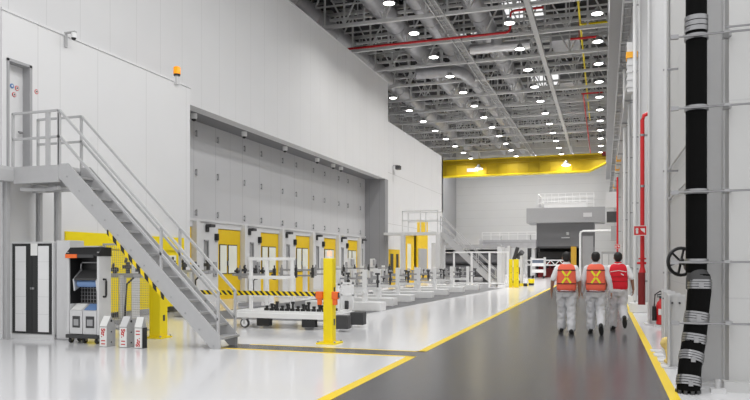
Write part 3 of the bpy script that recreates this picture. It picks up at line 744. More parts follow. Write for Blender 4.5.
# white floor dolly with rack frames
t = thing('floor_dolly', (-6.9, 15, 0), 'long white dolly with pegs, rack frame and rubber bumpers behind the tape', 'dolly')
X0, X1, Y0, Y1 = -8.25, -5.75, 14.45, 15.75
MB().box(X0, X1, Y0, Y0+.1, .24, .36).box(X0, X1, Y1-.1, Y1, .24, .36).box(X0, X0+.1, Y0+.1, Y1-.1, .24, .36).box(X1-.1, X1, Y0+.1, Y1-.1, .24, .36).box(-7.2, -7.1, Y0+.1, Y1-.1, .24, .36).box(-6.3, -6.2, Y0+.1, Y1-.1, .24, .36).build('chassis', M['white'], t, bevel=.008)
MB().box(X0+.05, X1-.05, Y0+.05, Y1-.05, .36, .40).build('deck', M['white'], t)
for i, x in enumerate((X0+.22, X0+.22, -6.9, -6.0)):
    y = (Y0+.02, Y1-.1, Y1-.1, Y1-.1)[i]
    c_ = MB().lathe((x, y-.03, .115), [(.07, 0), (.112, .004), (.115, .03), (.112, .056), (.07, .06)], 20, 'y').build('caster', M['dark'], t, smooth=True)
    MB().cyl((x, y-.036, .115), (x, y+.036, .115), .08, n=18).build('caster_hub', M['white'], c_)
    MB().box(x-.05, x+.05, y-.05, y+.05, .2, .24).box(x-.02, x+.02, y-.05, y-.04, .1, .22).box(x-.02, x+.02, y+.04, y+.05, .1, .22).build('caster_fork', M['steel'], c_)
for x in (-7.55, -6.4):
    MB().box(x-.16, x+.16, Y0+.0, Y0+.16, .06, .24).build('foot_block', M['black'], t)
random.seed(3)
for k in range(13):
    x = -7.6+.135*k
    for y in ((Y0+.3,) if k % 3 else (Y0+.3, Y0+.75)):
        hh = .12+.05*(k % 3)
        MB().cyl((x, y, .40), (x, y, .40+hh), .028, n=10).cyl((x, y, .40+hh-.05), (x, y, .40+hh), .042, n=10).box(x-.06, x+.04, y-.03, y+.03, .40, .46).build('peg', M['black'], t)
# rack frame
for x in (-8.15, -7.72, -7.05):
    MB().box(x-.035, x+.035, 14.95, 15.02, .4, 1.66).build('rack_upright', M['white'], t)
MB().box(-8.2, -7.0, 14.935, 15.035, 1.59, 1.66).build('rack_bar', M['white'], t)
MB().box(-8.2, -7.0, 14.935, 15.035, 1.14, 1.22).build('rack_bar', M['white'], t)
MB().box(-8.2, -7.0, 14.935, 15.035, .72, .78).build('rack_bar', M['white'], t)
for y in (14.62, 15.55):
    b = MB(); x = -5.86
    b.box(x-.16, x-.12, y-.02, y+.02, .4, 1.06).box(x+.12, x+.16, y-.02, y+.02, .4, 1.06).box(x-.16, x+.16, y-.02, y+.02, 1.02, 1.06).box(x-.16, x+.16, y-.02, y+.02, .74, .77)
    b.build('end_frame', M['white'], t)
    MB().box(x-.12, x+.12, y-.004, y+.004, .5, 1.0).build('end_panel', M['white'], t)
    MB().box(x-.04, x+.04, y-.09, y-.02, .42, .62).build('latch', M['dark'], t)
for y in (14.3, 15.35):
    MB().box(-5.72, -5.38, y, y+.22, .06, .36).build('bumper', M['dark'], t, bevel=.02)
    MB().lathe((-5.8, y+.2, .13), [(.08, 0), (.125, .005), (.125, .045), (.08, .05)], 18, 'y').build('end_wheel', M['white'], t)
MB().box(-8.55, -8.25, 14.7, 15.5, .3, .38).build('tow_bar', M['white'], t)

# transfer fixtures on long white plinths
def plinth_fixture(y, x1, label, first=None):
    if first is not None: return dup(first, (x1, y, 0), label)
    t = thing('transfer_fixture', (x1, y, 0), label, 'fixture', 'transfer fixtures on white plinths')
    MB().box(x1-2.6, x1, y-.28, y+.28, 0, .28).build('plinth', M['white'], t, bevel=.02)
    for x in (x1-.62, x1-1.55):
        MB().box(x-.075, x+.075, y-.075, y+.075, .28, 1.3).build('post', M['white'], t, bevel=.006)
    MB().bar((x1-1.9, y, 1.02), (x1-.2, y, 1.02), .06).bar((x1-1.9, y, .78), (x1-.2, y, .78), .06).build('cross_bar', M['midgrey'], t)
    MB().bar((x1-1.55, y-.12, .6), (x1-.62, y-.12, .6), .1).build('front_beam', M['white'], t)
    for k, x in enumerate((x1-1.9, x1-1.2, x1-.9, x1-.2)):
        MB().cyl((x, y, .74), (x, y, 1.2), .035, n=10).box(x-.07, x+.07, y-.04, y+.04, 1.14, 1.2).box(x-.02, x+.08, y-.1, y-.04, .88, .97).build('clamp', M['dark' if k % 2 else 'midgrey'], t)
    for x in (x1-1.05, x1-.45): MB().cyl((x, y-.1, 1.05), (x, y-.1, 1.28), .045, n=10).build('actuator', M['alu'], t)
    return t
pf = None; PN = ['first transfer fixture on a white plinth, closest to the floor dolly', 'second transfer fixture on a white plinth back from the floor dolly', 'third transfer fixture on a white plinth back from the floor dolly',
      'fourth transfer fixture on a white plinth back from the floor dolly', 'fifth transfer fixture on a white plinth back from the floor dolly', 'sixth transfer fixture on a white plinth, before the distant platform', 'last transfer fixture on a white plinth, nearest the distant stair']
for i, (y, x1) in enumerate(((20.9, -6.65), (23.4, -7.0), (25.95, -7.05), (28.9, -6.98), (31.8, -6.95), (34.9, -6.8), (38.2, -6.6))):
    q = plinth_fixture(y, x1, PN[i], pf)
    if pf is None: pf = q
# docking stations in front of each facade door
dk = None; DN = ['first', 'second', 'third', 'fourth', 'fifth']
for i, (a, c) in enumerate(DOORS[1:]):
    y = a-.55; x = -13.2
    lb = 'white docking stand with dark arms before the %s yellow facade door' % ('first', 'second', 'third', 'fourth', 'fifth')[i]
    if dk is not None: dup(dk, (x, y, 0), lb); continue
    t = thing('docking_stand', (x, y, 0), lb, 'stand', 'docking stands along the facade'); dk = t
    MB().box(x-.5, x+.9, y-.25, y+.25, 0, .22).build('base', M['white'], t, bevel=.01)
    MB().box(x-.12, x+.12, y-.12, y+.12, .22, 1.75).build('column', M['white'], t, bevel=.01)
    MB().box(x+.6, x+.75, y-.1, y+.1, .22, 1.35).build('front_column', M['white'], t)
    for z in (.95, 1.2): MB().bar((x-.5, y-.1, z), (x+1.15, y-.1, z), .07).build('arm', M['midgrey'], t)
    for xx in (x-.4, x+.3, x+1.1):
        MB().box(xx-.05, xx+.05, y-.2, y-.1, .86, 1.3).cyl((xx, y-.14, 1.3), (xx, y-.14, 1.42), .03, n=10).box(xx-.09, xx+.09, y-.24, y-.18, 1.0, 1.1).build('gripper', M['dark'] if xx > x else M['midgrey'], t)
    MB().box(x+.12, x+.2, y-.3, y+.1, 1.35, 1.7).build('control_box', M['midgrey'], t)
# floodlights over facade piers and small black sensors
for i, (y, nm) in enumerate(((20.2, 'stair'), (23.95, 'first'), (27.4, 'second'), (31.2, 'third'), (35.0, 'fourth'), (38.8, 'fifth'), (42.5, 'last'))):
    lb = 'black box lamp above the facade pier %s' % ('behind the staircase' if i == 0 else 'just before the %s yellow door' % ('first', 'second', 'third', 'fourth', 'fifth')[i-1] if i < 6 else 'beside the grey recess end')
    t = thing('pier_lamp', (-14.9, y, 2.95), lb, 'lamp', 'black lamps over the facade piers')
    MB().box(-14.95, -14.7, y-.17, y+.17, 2.93, 3.05).build('housing', M['dark'], t, bevel=.015)
    MB().box(-15.0, -14.95, y-.1, y+.1, 2.75, 3.0).build('bracket', M['dark'], t)
for i, (a, c) in enumerate(DOORS[1:]):
    y = a-.22
    t = thing('door_sensor', (-14.95, y, 2.3), 'small black sensor on the pier beside the %s yellow facade door' % ('first', 'second', 'third', 'fourth', 'fifth')[i], 'sensor', 'black door sensors')
    MB().box(-15, -14.86, y-.07, y+.07, 2.42, 2.7).build('body', M['black'], t, bevel=.01)
    MB().box(-15, -14.9, y-.03, y+.03, 2.35, 2.42).build('mount', M['midgrey'], t)
    y2 = a-.3
    t = thing('switch_panel', (-14.98, y2, 1.6), 'dark switch panel at hand height beside the %s yellow facade door' % ('first', 'second', 'third', 'fourth', 'fifth')[i], 'panel', 'switch panels')
    MB().box(-15, -14.93, y2-.1, y2+.1, .95, 1.55).build('box', M['midgrey'], t)
    b = MB()
    for z in (1.05, 1.2, 1.35): b.cyl((-14.93, y2, z), (-14.91, y2, z), .03, n=8)
    b.build('button', M['black'], t)
# dome cameras on the recess soffit
dm = None
for i, y in enumerate((21.97, 25.7, 29.6, 33.45, 35.7, 36.9)):
    lb = '%s dome camera along the recess soffit counted from the staircase' % ORD[i]
    if dm: dup(dm, (-14.3, y, 7.0), lb); continue
    dm = thing('dome_camera', (-14.3, y, 7.0), lb, 'camera', 'dome cameras under the recess soffit')
    MB().lathe((-14.3, y, 6.8), [(.09, 0), (.12, .05), (.12, .2)], 16).build('base', M['white'], dm, smooth=True)
    MB().ball((-14.3, y, 6.8), .085).build('dome', M['black'], dm, smooth=True)
# camera and beacon on the low wall
t = thing('security_camera', (-12.4, 13.62, 7.0), 'white security camera with a dark dome on top of the low wall', 'camera')
MB().box(-12.5, -12.18, 13.58, 13.66, 7.13, 7.16).box(-12.5, -12.46, 13.58, 13.66, 6.8, 7.13).build('bracket', M['stairgrey'], t)
MB().lathe((-12.24, 13.62, 7.0), [(.06, 0), (.07, .07), (.05, .13)], 14).build('housing', M['white'], t, smooth=True)
MB().ball((-12.24, 13.62, 7.0), .058).build('dome', M['black'], t, smooth=True)
t = thing('warning_beacon', (-12.4, 18.2, 7.13), 'orange warning beacon on the top edge of the low wall', 'beacon')
MB().box(-12.55, -12.4, 18.14, 18.26, 7.0, 7.13).cyl((-12.45, 18.2, 7.13), (-12.45, 18.2, 7.27), .05).build('bracket', M['offwhite'], t)
MB().cyl((-12.45, 18.2, 7.27), (-12.45, 18.2, 7.32), .10).build('base', M['black'], t)
MB().lathe((-12.45, 18.2, 7.32), [(.11, 0), (.11, .19), (.09, .22)], 16).build('lens', M['amber'], t, smooth=True)
for i, (y, z) in enumerate(((45.0, 8.1),)):
    t = thing('wall_camera', (-13.5, y, z), 'small dark camera on the distant white block', 'camera')
    MB().box(-13.62, -13.3, y-.05, y+.05, z, z+.05).build('bracket', M['midgrey'], t)
    MB().box(-13.45, -13.15, y-.12, y+.3, z-.25, z).build('body', M['dark'], t)

# ================================================================== FAR MACHINES
t = thing('machine_tower', (-3, 73, 0), 'big grey machine tower with an overhanging box and railed top at the hall end', 'machine')
MB().box(-7.28, .1, 69.5, 74, 5.4, 6.85).build('overhang_box', M['midgrey'], t)
MB().box(-6.4, -.9, 70.6, 76, 3.0, 5.4).build('neck', mat('dark_grey_sheet', (.22, .22, .23), .5), t)
MB().box(-2.2, -.9, 70.4, 76, 0, 3.0).box(-7.3, -6.6, 72.5, 76, 0, 3.0).build('side_leg', mat('grey_sheet', (.30, .30, .31), .5), t)
MB().box(-2.0, -1.0, 70.3, 70.4, .1, 4.1).build('service_door', M['midgrey'], t)
MB().box(-1.9, -1.1, 69.42, 69.5, 5.9, 6.3).build('name_plate', M['offwhite'], t)
MB().box(-5.6, -1.7, 70.5, 73.5, 6.85, 7.35).build('roof_unit', M['white'], t)
b = MB()
for y in (70, 73.6):
    for z in (7.35, 7.85, 8.3): b.bar((-6.2, y, z), (-.95, y, z), .06)
    for k in range(9): b.bar((-6.2+.656*k, y, 6.85), (-6.2+.656*k, y, 8.3), .05)
for z in (7.35, 7.85, 8.3):
    for x in (-6.2, -.95): b.bar((x, 70, z), (x, 73.6, z), .05)
b.build('railing', M['white'], t)
MB().box(-6.4, -5.9, 70.2, 73.4, 6.85, 7.9).build('roof_cabinet', M['offwhite'], t)
MB().cyl((-3.4, 70.55, 4.2), (-3.4, 70.55, 4.5), .14).box(-4.0, -3.2, 70.5, 70.6, 3.9, 4.0).build('gauge', M['offwhite'], t)
MB().box(-6.55, -2.25, 75.5, 75.9, 0, 3.0).build('back_sheet', M['black'], t)
t = thing('portal_frame', (-4.7, 70.5, 0), 'dark portal with an ochre side column leading into the machine tower', 'portal')
MB().box(-3.05, -2.55, 69.6, 70.4, 0, 3.05).build('column', mat('ochre_paint', (.62, .36, .03), .5), t)
MB().box(-7.2, -2.55, 69.7, 70.3, 2.9, 3.08).build('lintel', M['dark'], t)
MB().box(-7.2, -6.9, 69.7, 70.3, 0, 2.9).build('side_post', M['dark'], t)
t = thing('press_tooling', (-4.8, 73, 0), 'dark red and black tooling inside the far portal', 'tooling')
MB().box(-6.4, -3.2, 72.2, 74.2, 0, .9).build('bed', M['darkred'], t)
MB().box(-6.4, -3.2, 72.4, 74.2, 1.9, 2.6).build('ram', M['dark'], t)
MB().box(-6.2, -5.9, 72.2, 74, .9, 1.9).box(-3.7, -3.4, 72.2, 74, .9, 1.9).build('guide_column', M['darkred'], t)
b = MB()
for k in range(9): b.box(-6.3+.33*k, -6.12+.33*k, 72.0, 72.2, .9+.12*(k % 3), 1.2+.16*(k % 4))
b.build('die', M['darkred'], t)
t = thing('white_truss_beam', (-5, 70, 1.5), 'white lattice beam lying across the mouth of the far portal', 'beam')
b = MB().bar((-7.4, 69.3, 1.72), (-3.3, 69.3, 1.72), .12).bar((-7.4, 69.3, 1.25), (-3.3, 69.3, 1.25), .12)
for k in range(10): b.bar((-7.4+.41*k, 69.3, 1.25 if k % 2 else 1.72), (-6.99+.41*k, 69.3, 1.72 if k % 2 else 1.25), .08)
b.build('lattice', M['white'], t)
for x in (-7.3, -3.4): MB().box(x-.08, x+.08, 69.2, 69.4, 0, 1.25).build('support', M['white'], t)
# cart of parts near portal
t = thing('parts_trolley', (-6.0, 66.5, 0), 'white distant trolley with shelves in front of the far portal', 'trolley')
for z, m_ in ((.55, 'white'), (1.15, 'white'), (1.75, 'blue')): MB().box(-6.5, -5.3, 66.2, 67.4, z, z+.3 if m_ == 'white' else z+.12).build('shelf', M['white'], t)
for x in (-6.5, -5.3):
    for y in (66.2, 67.4): MB().box(x-.06, x+.06, y-.06, y+.06, .25, 2.0).build('upright', M['offwhite'], t)
MB().box(-6.4, -5.4, 66.3, 67.3, 1.45, 1.75).build('crate', mat('slate_blue', (.16, .20, .27), .5), t)
for x in (-6.4, -5.4):
    for y in (66.3, 67.3): MB().cyl((x-.06, y, .13), (x+.06, y, .13), .13).build('wheel', M['black'], t)
# drum machine
t = thing('drum_machine', (-9, 48, 0), 'distant grey machine with long horizontal steel drums behind the guard rail', 'machine')
for z, r in ((1.85, .5), (.85, .55)): MB().tube([(-11.2, 48, z), (-6.9, 48, z)], r, 20).build('drum', mat('dark_steel_drum', (.16, .16, .17), .35, metal=.5), t, smooth=True)
MB().box(-11.5, -11.2, 47.2, 48.8, 0, 2.9).build('end_frame', M['offwhite'], t)
MB().box(-6.9, -6.6, 47.2, 48.8, 0, 2.6).build('end_frame', M['offwhite'], t)
MB().box(-11.4, -6.7, 47.3, 48.7, 2.5, 2.75).build('top_beam', M['midgrey'], t)
MB().box(-11.2, -6.9, 48.6, 48.7, .1, 2.5).build('back_sheet', M['midgrey'], t)
for x in (-10.2, -9.2, -8.2): MB().tube([(x-.3, 47.2, .35), (x+.3, 47.2, .35)], .16, 12).build('small_roller', M['midgrey'], t, smooth=True)
b = MB()
for z in (2.42, 2.18): b.box(-11.2, -6.9, 47.35, 47.42, z, z+.06)
b.build('guide_bar', M['white'], t)
t = thing('equipment_rack', (-5.4, 45.5, 0), 'distant upright rack of black and white devices beside the yellow guard posts', 'rack')
MB().box(-5.95, -5.8, 45.2, 45.8, 0, 2.6).box(-5.15, -5.0, 45.2, 45.8, 0, 2.2).build('upright', M['offwhite'], t)
MB().box(-5.8, -5.15, 45.2, 45.8, 0, .35).build('base', M['dark'], t)
MB().box(-5.8, -5.15, 45.25, 45.7, 1.25, 1.65).build('white_unit', M['white'], t)
for z in (.45, .85): MB().box(-5.78, -5.5, 45.2, 45.6, z, z+.35).build('drawer', M['midgrey'], t)
MB().box(-5.45, -5.2, 45.2, 45.6, .75, 1.2).build('red_unit', M['darkred'], t)
MB().cyl((-5.3, 45.5, 1.85), (-5.0, 45.2, 2.2), .16).cyl((-5.55, 45.4, 1.7), (-5.3, 45.3, 2.5), .12).build('motor', M['dark'], t)
MB().box(-5.7, -4.6, 44.9, 45.15, .0, .18).build('kick_plate', M['hazardy'], t)
t = thing('yellow_bucket', (-4.75, 47, 0), 'small yellow and black bucket on the floor behind the distant guard posts', 'bucket')
MB().lathe((-4.6, 47, 0), [(.16, 0), (.22, .42)], 16).build('body', M['yellow'], t, smooth=True)
MB().lathe((-4.6, 47, .0), [(.17, 0), (.185, .14)], 16).build('band', M['black'], t)
# overhead silver duct at the far end and walkway
t = thing('overhead_bridge', (-9, 68, 0), 'long silver bridge beam on posts with a white railing at the hall end', 'bridge')
MB().box(-11.4, -6.2, 67.8, 69.0, 2.9, 3.7).build('beam', M['duct'], t)
MB().box(-11.4, -6.2, 67.75, 67.8, 3.4, 3.5).build('stripe', M['midgrey'], t)
for x in (-11.2, -8.8, -6.5): MB().box(x-.15, x+.15, 68.1, 68.5, 0, 2.9).build('post', M['offwhite'], t)
b = MB().bar((-11.4, 67.9, 4.45), (-6.2, 67.9, 4.45), .06).bar((-11.4, 67.9, 4.2), (-6.2, 67.9, 4.2), .05)
for k in range(7): b.bar((-11.4+.866*k, 67.9, 3.7), (-11.4+.866*k, 67.9, 4.45), .05)
b.build('railing', M['white'], t)
for q in ((-8.0, -6.8, 68, 69, 3.7, 4.2), (-10.5, -9.6, 68, 69, 3.7, 4.1)): MB().box(*q).build('junction_box', M['offwhite'], t)
t = thing('pale_machine_housing', (-14, 66, 0), 'low pale machine housing behind the distant staircase', 'machine')
MB().box(-15.5, -9.8, 63.5, 66.5, 0, 3.1).build('body', M['midgrey'], t)
MB().box(-15.5, -9.8, 63.46, 63.5, 1.0, 1.9).build('window_band', M['dark'], t)
MB().box(-13.5, -11, 64, 66, 3.1, 3.7).build('top_unit', M['alu'], t)
t = thing('white_pipe_bend', (-1.5, 68.5, 0), 'white pipe turning from vertical to horizontal before the machine tower', 'pipe')
MB().tube([(-2.15, 68.6, 0), (-2.15, 68.6, 4.2), (-2.1, 68.6, 4.4), (-1.9, 68.6, 4.5), (.6, 68.6, 4.5)], .1, 12).build('tube', M['white'], t, smooth=True)
t = thing('electrical_cabinet', (.3, 60, 0), 'grey electrical cabinet standing against the pipe-lined wall far behind the red-vested man', 'cabinet')
MB().box(-.2, .95, 60, 61.5, 0, 2.4).build('body', M['midgrey'], t)
MB().box(-.1, .35, 59.96, 60, .2, 2.2).box(.4, .85, 59.96, 60, .2, 2.2).build('door', M['offwhite'], t)
t = thing('dark_valve_cluster', (.6, 56, 3), 'dark cluster of valves and boxes high on the distant pipe-lined wall', 'equipment')
MB().box(.2, 1.05, 55.6, 56.4, 4.6, 5.4).build('valve_box', M['dark'], t)
MB().box(.1, 1.05, 55.7, 56.3, 5.7, 6.9).build('light_box', M['offwhite'], t)
MB().box(.5, 1.05, 55.6, 56.4, 3.2, 4.3).build('lower_box', M['midgrey'], t)
MB().bar((1.03, 56, 3), (1.03, 56, 7.3), .1).build('back_rail', M['steel'], t)

# ================================================================== RIGHT WALL THINGS
# big black pipe
px, py = 1.075, 9.28
t = thing('black_riser_pipe', (px, py, 0), 'thick black pipe rising up the pipe-lined wall, held by bright clamps', 'pipe')
MB().tube([(px, py, 1.42), (px, py, 18)], .121, 24).build('pipe', M['blackpipe'], t, smooth=True)
b = MB().tube([(px+.02, py, 1.22), (px+.02, py-.02, 1.36), (px+.0, py-.02, 1.46)], [.14, .14, .10], 20)
b.build('elbow_cap', M['dark'], t, smooth=True)
low = [(px+.03, py-.02, 1.40), (px+.03, py-.03, 1.2), (px+.005, py-.06, .95), (px-.04, py-.12, .6), (px-.10, py-.25, .3), (px-.13, py-.35, .0)]
MB().tube(low, [.12, .135, .13, .135, .13, .13], 22).build('flexible_section', M['blackpipe'], t, smooth=True)
def at_low(z):
    for (a, b_) in zip(low[:-1], low[1:]):
        if b_[2] <= z <= a[2]:
            f = (a[2]-z)/(a[2]-b_[2]); return Vector(a).lerp(Vector(b_), f), (Vector(b_)-Vector(a)).normalized()
for z in (1.28, .88, .62, .40, .13):
    c, d = at_low(z); b = MB()
    for k in (-.045, -.015, .015, .045): b.tube([c+d*(k-.011), c+d*(k+.011)], .141+.003*(abs(k) < .03), 22)
    b.box(c.x-.02, c.x+.03, c.y-.17, c.y-.14, c.z-.03, c.z+.03)
    b.build('band_clamp', M['metal'], t, smooth=True)
b = MB()
for k in range(10):
    a = 2*math.pi*k/10; b.cyl((px-.13+.12*math.cos(a), py-.35+.12*math.sin(a), 0), (px-.13+.12*math.cos(a), py-.35+.12*math.sin(a), .04), .022, n=8)
b.build('base_bolts', M['dark'], t)
b = MB()
for k in range(3): b.tube([(px, py, 4.37+.065*k), (px, py, 4.425+.065*k)], .134, 24)
b.build('band_clamp', M['metal'], t, smooth=True)
# horizontal rods
for i, (z, lb) in enumerate(((4.30, 'highest thin steel support rod, clamped just below the silver bands of the black pipe'), (3.43, 'second highest thin steel support rod clamped to the black pipe'), (2.41, 'middle thin steel support rod clamped to the black pipe'),
                       (1.56, 'thin steel support rod at the black handwheel'), (.83, 'lowest thin steel support rod, clamped to the flexible black pipe section'))):
    yy = py if i < 4 else py-.08
    t = thing('support_rod', (px, yy, z), lb, 'rod', 'steel support rods on the black pipe')
    MB().tube([(.78, yy-.16, z-.015), (1.6, yy-.16, z-.01), (2.6, yy-.16, z)], .013, 10).build('rod', M['metal'], t, smooth=True)
    MB().tube([(1.36, yy-.22, z+.03), (2.6, yy-.22, z+.04)], .012, 10).build('second_rod', M['metal'], t, smooth=True) if i == 0 else None
    MB().tube([(px+(.0 if i < 4 else -.01), yy, z-.03), (px+(.0 if i < 4 else -.01), yy, z+.03)], .138 if i < 4 else .145, 24).build('collar', M['metal'], t, smooth=True)
    MB().box(1.36, 1.42, yy-.185, yy-.05, z-.022, z+.012).box(1.38, 1.46, yy-.05, yy+.1, z-.02, z+.01).build('bracket', M['midgrey'], t)
    MB().box(.77, .86, yy-.185, yy-.135, z-.04, z+.01).build('end_clip', M['metal'], t)
# hand wheel
wc = Vector((.945, 9.72, 1.555))
t = thing('valve_handwheel', tuple(wc), 'black spoked valve handwheel beside the thick black pipe', 'handwheel')
nrm = Vector((.45, -1, 0)).normalized(); ax = Vector((0, 0, 1)).cross(nrm).normalized(); az = Vector((0, 0, 1)); R = .175
pts = [wc+(ax*math.cos(2*math.pi*k/28)+az*math.sin(2*math.pi*k/28))*R for k in range(29)]
MB().tube(pts, .022, 8).build('rim', M['black'], t, smooth=True)
for k in range(6):
    a = 2*math.pi*k/6+.3
    MB().bar(wc, wc+(ax*math.cos(a)+az*math.sin(a))*R, .022).build('spoke', M['black'], t)
MB().cyl(wc-nrm*.03, wc+nrm*.04, .04).build('hub', M['dark'], t)
MB().cyl(wc-nrm*.02, Vector((px, 9.75, 1.5)), .03).build('stem', M['dark'], t)
MB().cyl((px, 9.42, 1.5), (px, 9.85, 1.5), .09, n=16).build('valve_body', M['dark'], t, smooth=True)

# anchor foot
t = thing('anchor_foot', (1.28, 9.1, 0), 'small pale anchor fitting on the floor behind the black pipe', 'fitting')
MB().box(1.2, 1.36, 8.98, 9.12, 0, .05).build('plate', M['offwhite'], t)
MB().cyl((1.28, 9.05, .05), (1.28, 9.05, .16), .03).build('bolt', M['steel'], t)
# guard posts
for i, (x, y, lb) in enumerate(((1.0, 11.0, 'pale grey floor guard post, nearest of the four to the black pipe'), (1.0, 11.65, 'pale grey floor guard post, second of four from the black pipe'),
                          (.98, 12.3, 'pale grey floor guard post, third of four from the black pipe'), (.97, 12.9, 'pale grey floor guard post, farthest of four from the black pipe'))):
    t = thing('floor_guard_post', (x, y, 0), lb, 'guard post', 'grey floor guard posts')
    MB().box(x-.11+.03*i, x+.13, y-.012, y+.012, .02, 1.07).box(x-.11+.03*i, x-.085+.03*i, y-.1, y+.1, .02, 1.07).build('post', M['offwhite'], t, bevel=.005)
    MB().box(x-.2, x+.2, y-.16, y+.16, 0, .02).build('base_plate', M['offwhite'], t)
    MB().cyl((x-.05, y-.012, .95), (x-.05, y-.03, .95), .015, n=8).cyl((x+.05, y-.012, .95), (x+.05, y-.03, .95), .015, n=8).build('bolts', M['dark'], t)
t = thing('yellow_cloth', (1.0, 11.35, 0), 'crumpled yellow cloth tucked between the pale guard posts', 'cloth')
random.seed(5); b = MB()
for k in range(7): b.ball((.95+random.uniform(-.07, .07), 11.33+random.uniform(-.06, .06), .12+random.uniform(-.05, .22)), .075, .07, .09)
b.build('cloth', mat('pale_yellow_cloth', (.78, .60, .22), .8), t, remesh=.015, disp=(.08, .03))
MB().ball((.95, 11.33, .05), .09, .09, .05).build('lower_fold', mat('pale_yellow_cloth_fold', (.74, .56, .2), .8), t, smooth=True)
# extinguisher
ex, ey = 1.20, 18.9-.7
ey = 17.7; ex = 1.28
t = thing('fire_extinguisher', (ex, ey, 0), 'red fire extinguisher with a black hose near the pipe-lined wall', 'fire extinguisher')
MB().lathe((ex, ey, .06), [(.07, 0), (.105, .02), (.105, .46), (.08, .54), (.035, .58), (.035, .62)], 20).build('cylinder', M['red'], t, smooth=True)
MB().box(ex-.13, ex+.13, ey-.13, ey+.13, 0, .06).build('stand', M['offwhite'], t)
MB().cyl((ex, ey, .68), (ex, ey, .74), .035).bar((ex-.09, ey, .76), (ex+.06, ey, .80), .03).bar((ex-.09, ey, .72), (ex+.06, ey, .72), .025).build('valve', M['dark'], t)
MB().tube([(ex+.03, ey-.02, .72), (ex+.09, ey-.06, .78), (ex-.02, ey-.1, .86), (ex-.13, ey-.08, .78), (ex-.15, ey-.07, .5), (ex-.14, ey-.07, .2)], .016, 8).build('hose', M['black'], t, smooth=True)
MB().tube([(ex-.15, ey-.07, .5), (ex-.145, ey-.07, .16)], [.045, .055], 12).build('horn', M['black'], t, smooth=True)
MB().box(ex-.06, ex+.07, ey-.113, ey-.1, .3, .44).build('label_plate', M['paper'], t)
# grey bollard behind
t = thing('grey_bollard', (1.28, 18.0, 0), 'grey box bollard standing right behind the fire extinguisher', 'bollard')
MB().box(1.12, 1.34, 18.42, 18.62, 0.02, 1.02).build('post', M['steel'], t, bevel=.02)
MB().box(1.09, 1.37, 18.39, 18.65, 0, .02).build('base_plate', M['steel'], t)
# red riser with elbow, lower red box
rx, ry = 1.0, 20.3
t = thing('red_riser_pipe', (rx, ry, 0), 'red fire main descending the pipe-lined wall into a long dark red cylinder', 'pipe')
MB().tube([(RW, ry, 5.62), (rx+.15, ry, 5.62), (rx+.04, ry, 5.57), (rx, ry, 5.45), (rx, ry, 1.3)], .055, 14).build('pipe', M['red'], t, smooth=True)
MB().tube([(rx-.02, ry-.02, .38), (rx-.02, ry-.02, 1.26)], .095, 16).build('hose_cylinder', M['darkred'], t, smooth=True)
MB().tube([(rx, ry, 1.26), (rx, ry, 1.42)], [.095, .055], 14).build('reducer', M['red'], t, smooth=True)
MB().cyl((rx-.14, ry, 1.52), (rx+.1, ry, 1.52), .035).cyl((rx, ry, 1.62), (rx, ry, 1.66), .1).build('valve', M['red'], t)
MB().tube([(rx, ry, 5.0), (rx, ry, 5.06)], .068, 14).tube([(rx, ry, 3.6), (rx, ry, 3.66)], .068, 14).box(rx, RW, ry-.02, ry+.02, 5.0, 5.05).box(rx, RW, ry-.02, ry+.02, 1.0, 1.05).build('clip', M['metal'], t)
# other vertical pipes
for i, (x, y, r, z0, z1, mm, nm, lb) in enumerate((
        (1.0, 38.5, .06, 1.8, 6.0, 'red', 'red_riser_pipe', 'red riser pipe with a bent top further along the pipe-lined wall'),
        (.82, 47.0, .06, 0, 7.0, 'red', 'red_riser_pipe', 'slim red riser pipe farthest along the pipe-lined wall'),
        (1.27, 16.2, .035, 0, 18, 'offwhite', 'grey_conduit', 'thin pale conduit on the pipe-lined wall just past the guard posts'),
        (.98, 24.6, .06, 0, 18, 'white', 'grey_conduit', 'white conduit on the pipe-lined wall just past the red fire main'),
        (.95, 29.4, .05, 0, 18, 'offwhite', 'grey_conduit', 'pale conduit on the pipe-lined wall past two columns beyond the red fire main'),
        (.9, 34.3, .06, 0, 18, 'white', 'grey_conduit', 'white conduit on the pipe-lined wall near the second red sign'))):
    t = thing(nm, (x, y, 0), lb, 'pipe')
    pp = [(x, y, z0), (x, y, z1)] if i != 0 else [(x, y, z0), (x, y, z1-.2), (x+.08, y, z1-.05), (x+.3, y, z1)]
    MB().tube(pp, r, 12).build('tube', M[mm], t, smooth=True)
    z = z0+1.3
    while z < min(z1, 18)-.4: MB().box(x-r-.02, RW, y-.02, y+.02, z, z+.04).build('clip', M['metal'], t); z += 2.2
# bus duct with orange bands
t = thing('bus_duct', (.88, 26, 8), 'grey bus duct with orange bands running along the pipe-lined wall', 'duct')
MB().bar((.87, 26.3, 7.95), (.87, 80, 7.95), .22, .2).build('run', M['steel'], t)
b = MB().box(.78, 1.08, 25.9, 26.3, 7.55, 8.75)
for k in range(4): b.box(.75, 1.11, 25.87, 26.33, 7.7+.26*k, 7.77+.26*k)
b.build('rising_box', M['offwhite'], t)
MB().box(.77, 1.5, 25.9, 26.3, 8.95, 9.3).build('top_box', M['offwhite'], t)
MB().box(.74, 1.12, 25.86, 26.34, 8.74, 8.95).build('band', M['amberband'], t)
for y in (45, 49.5, 61.5): MB().box(.73, 1.01, y, y+.7, 7.8, 8.1).build('band', M['amberband'], t)
for k in range(11): MB().box(.76, RW, 28.5+4.65*k, 28.56+4.65*k, 7.78, 7.84).build('bracket', M['midgrey'], t)

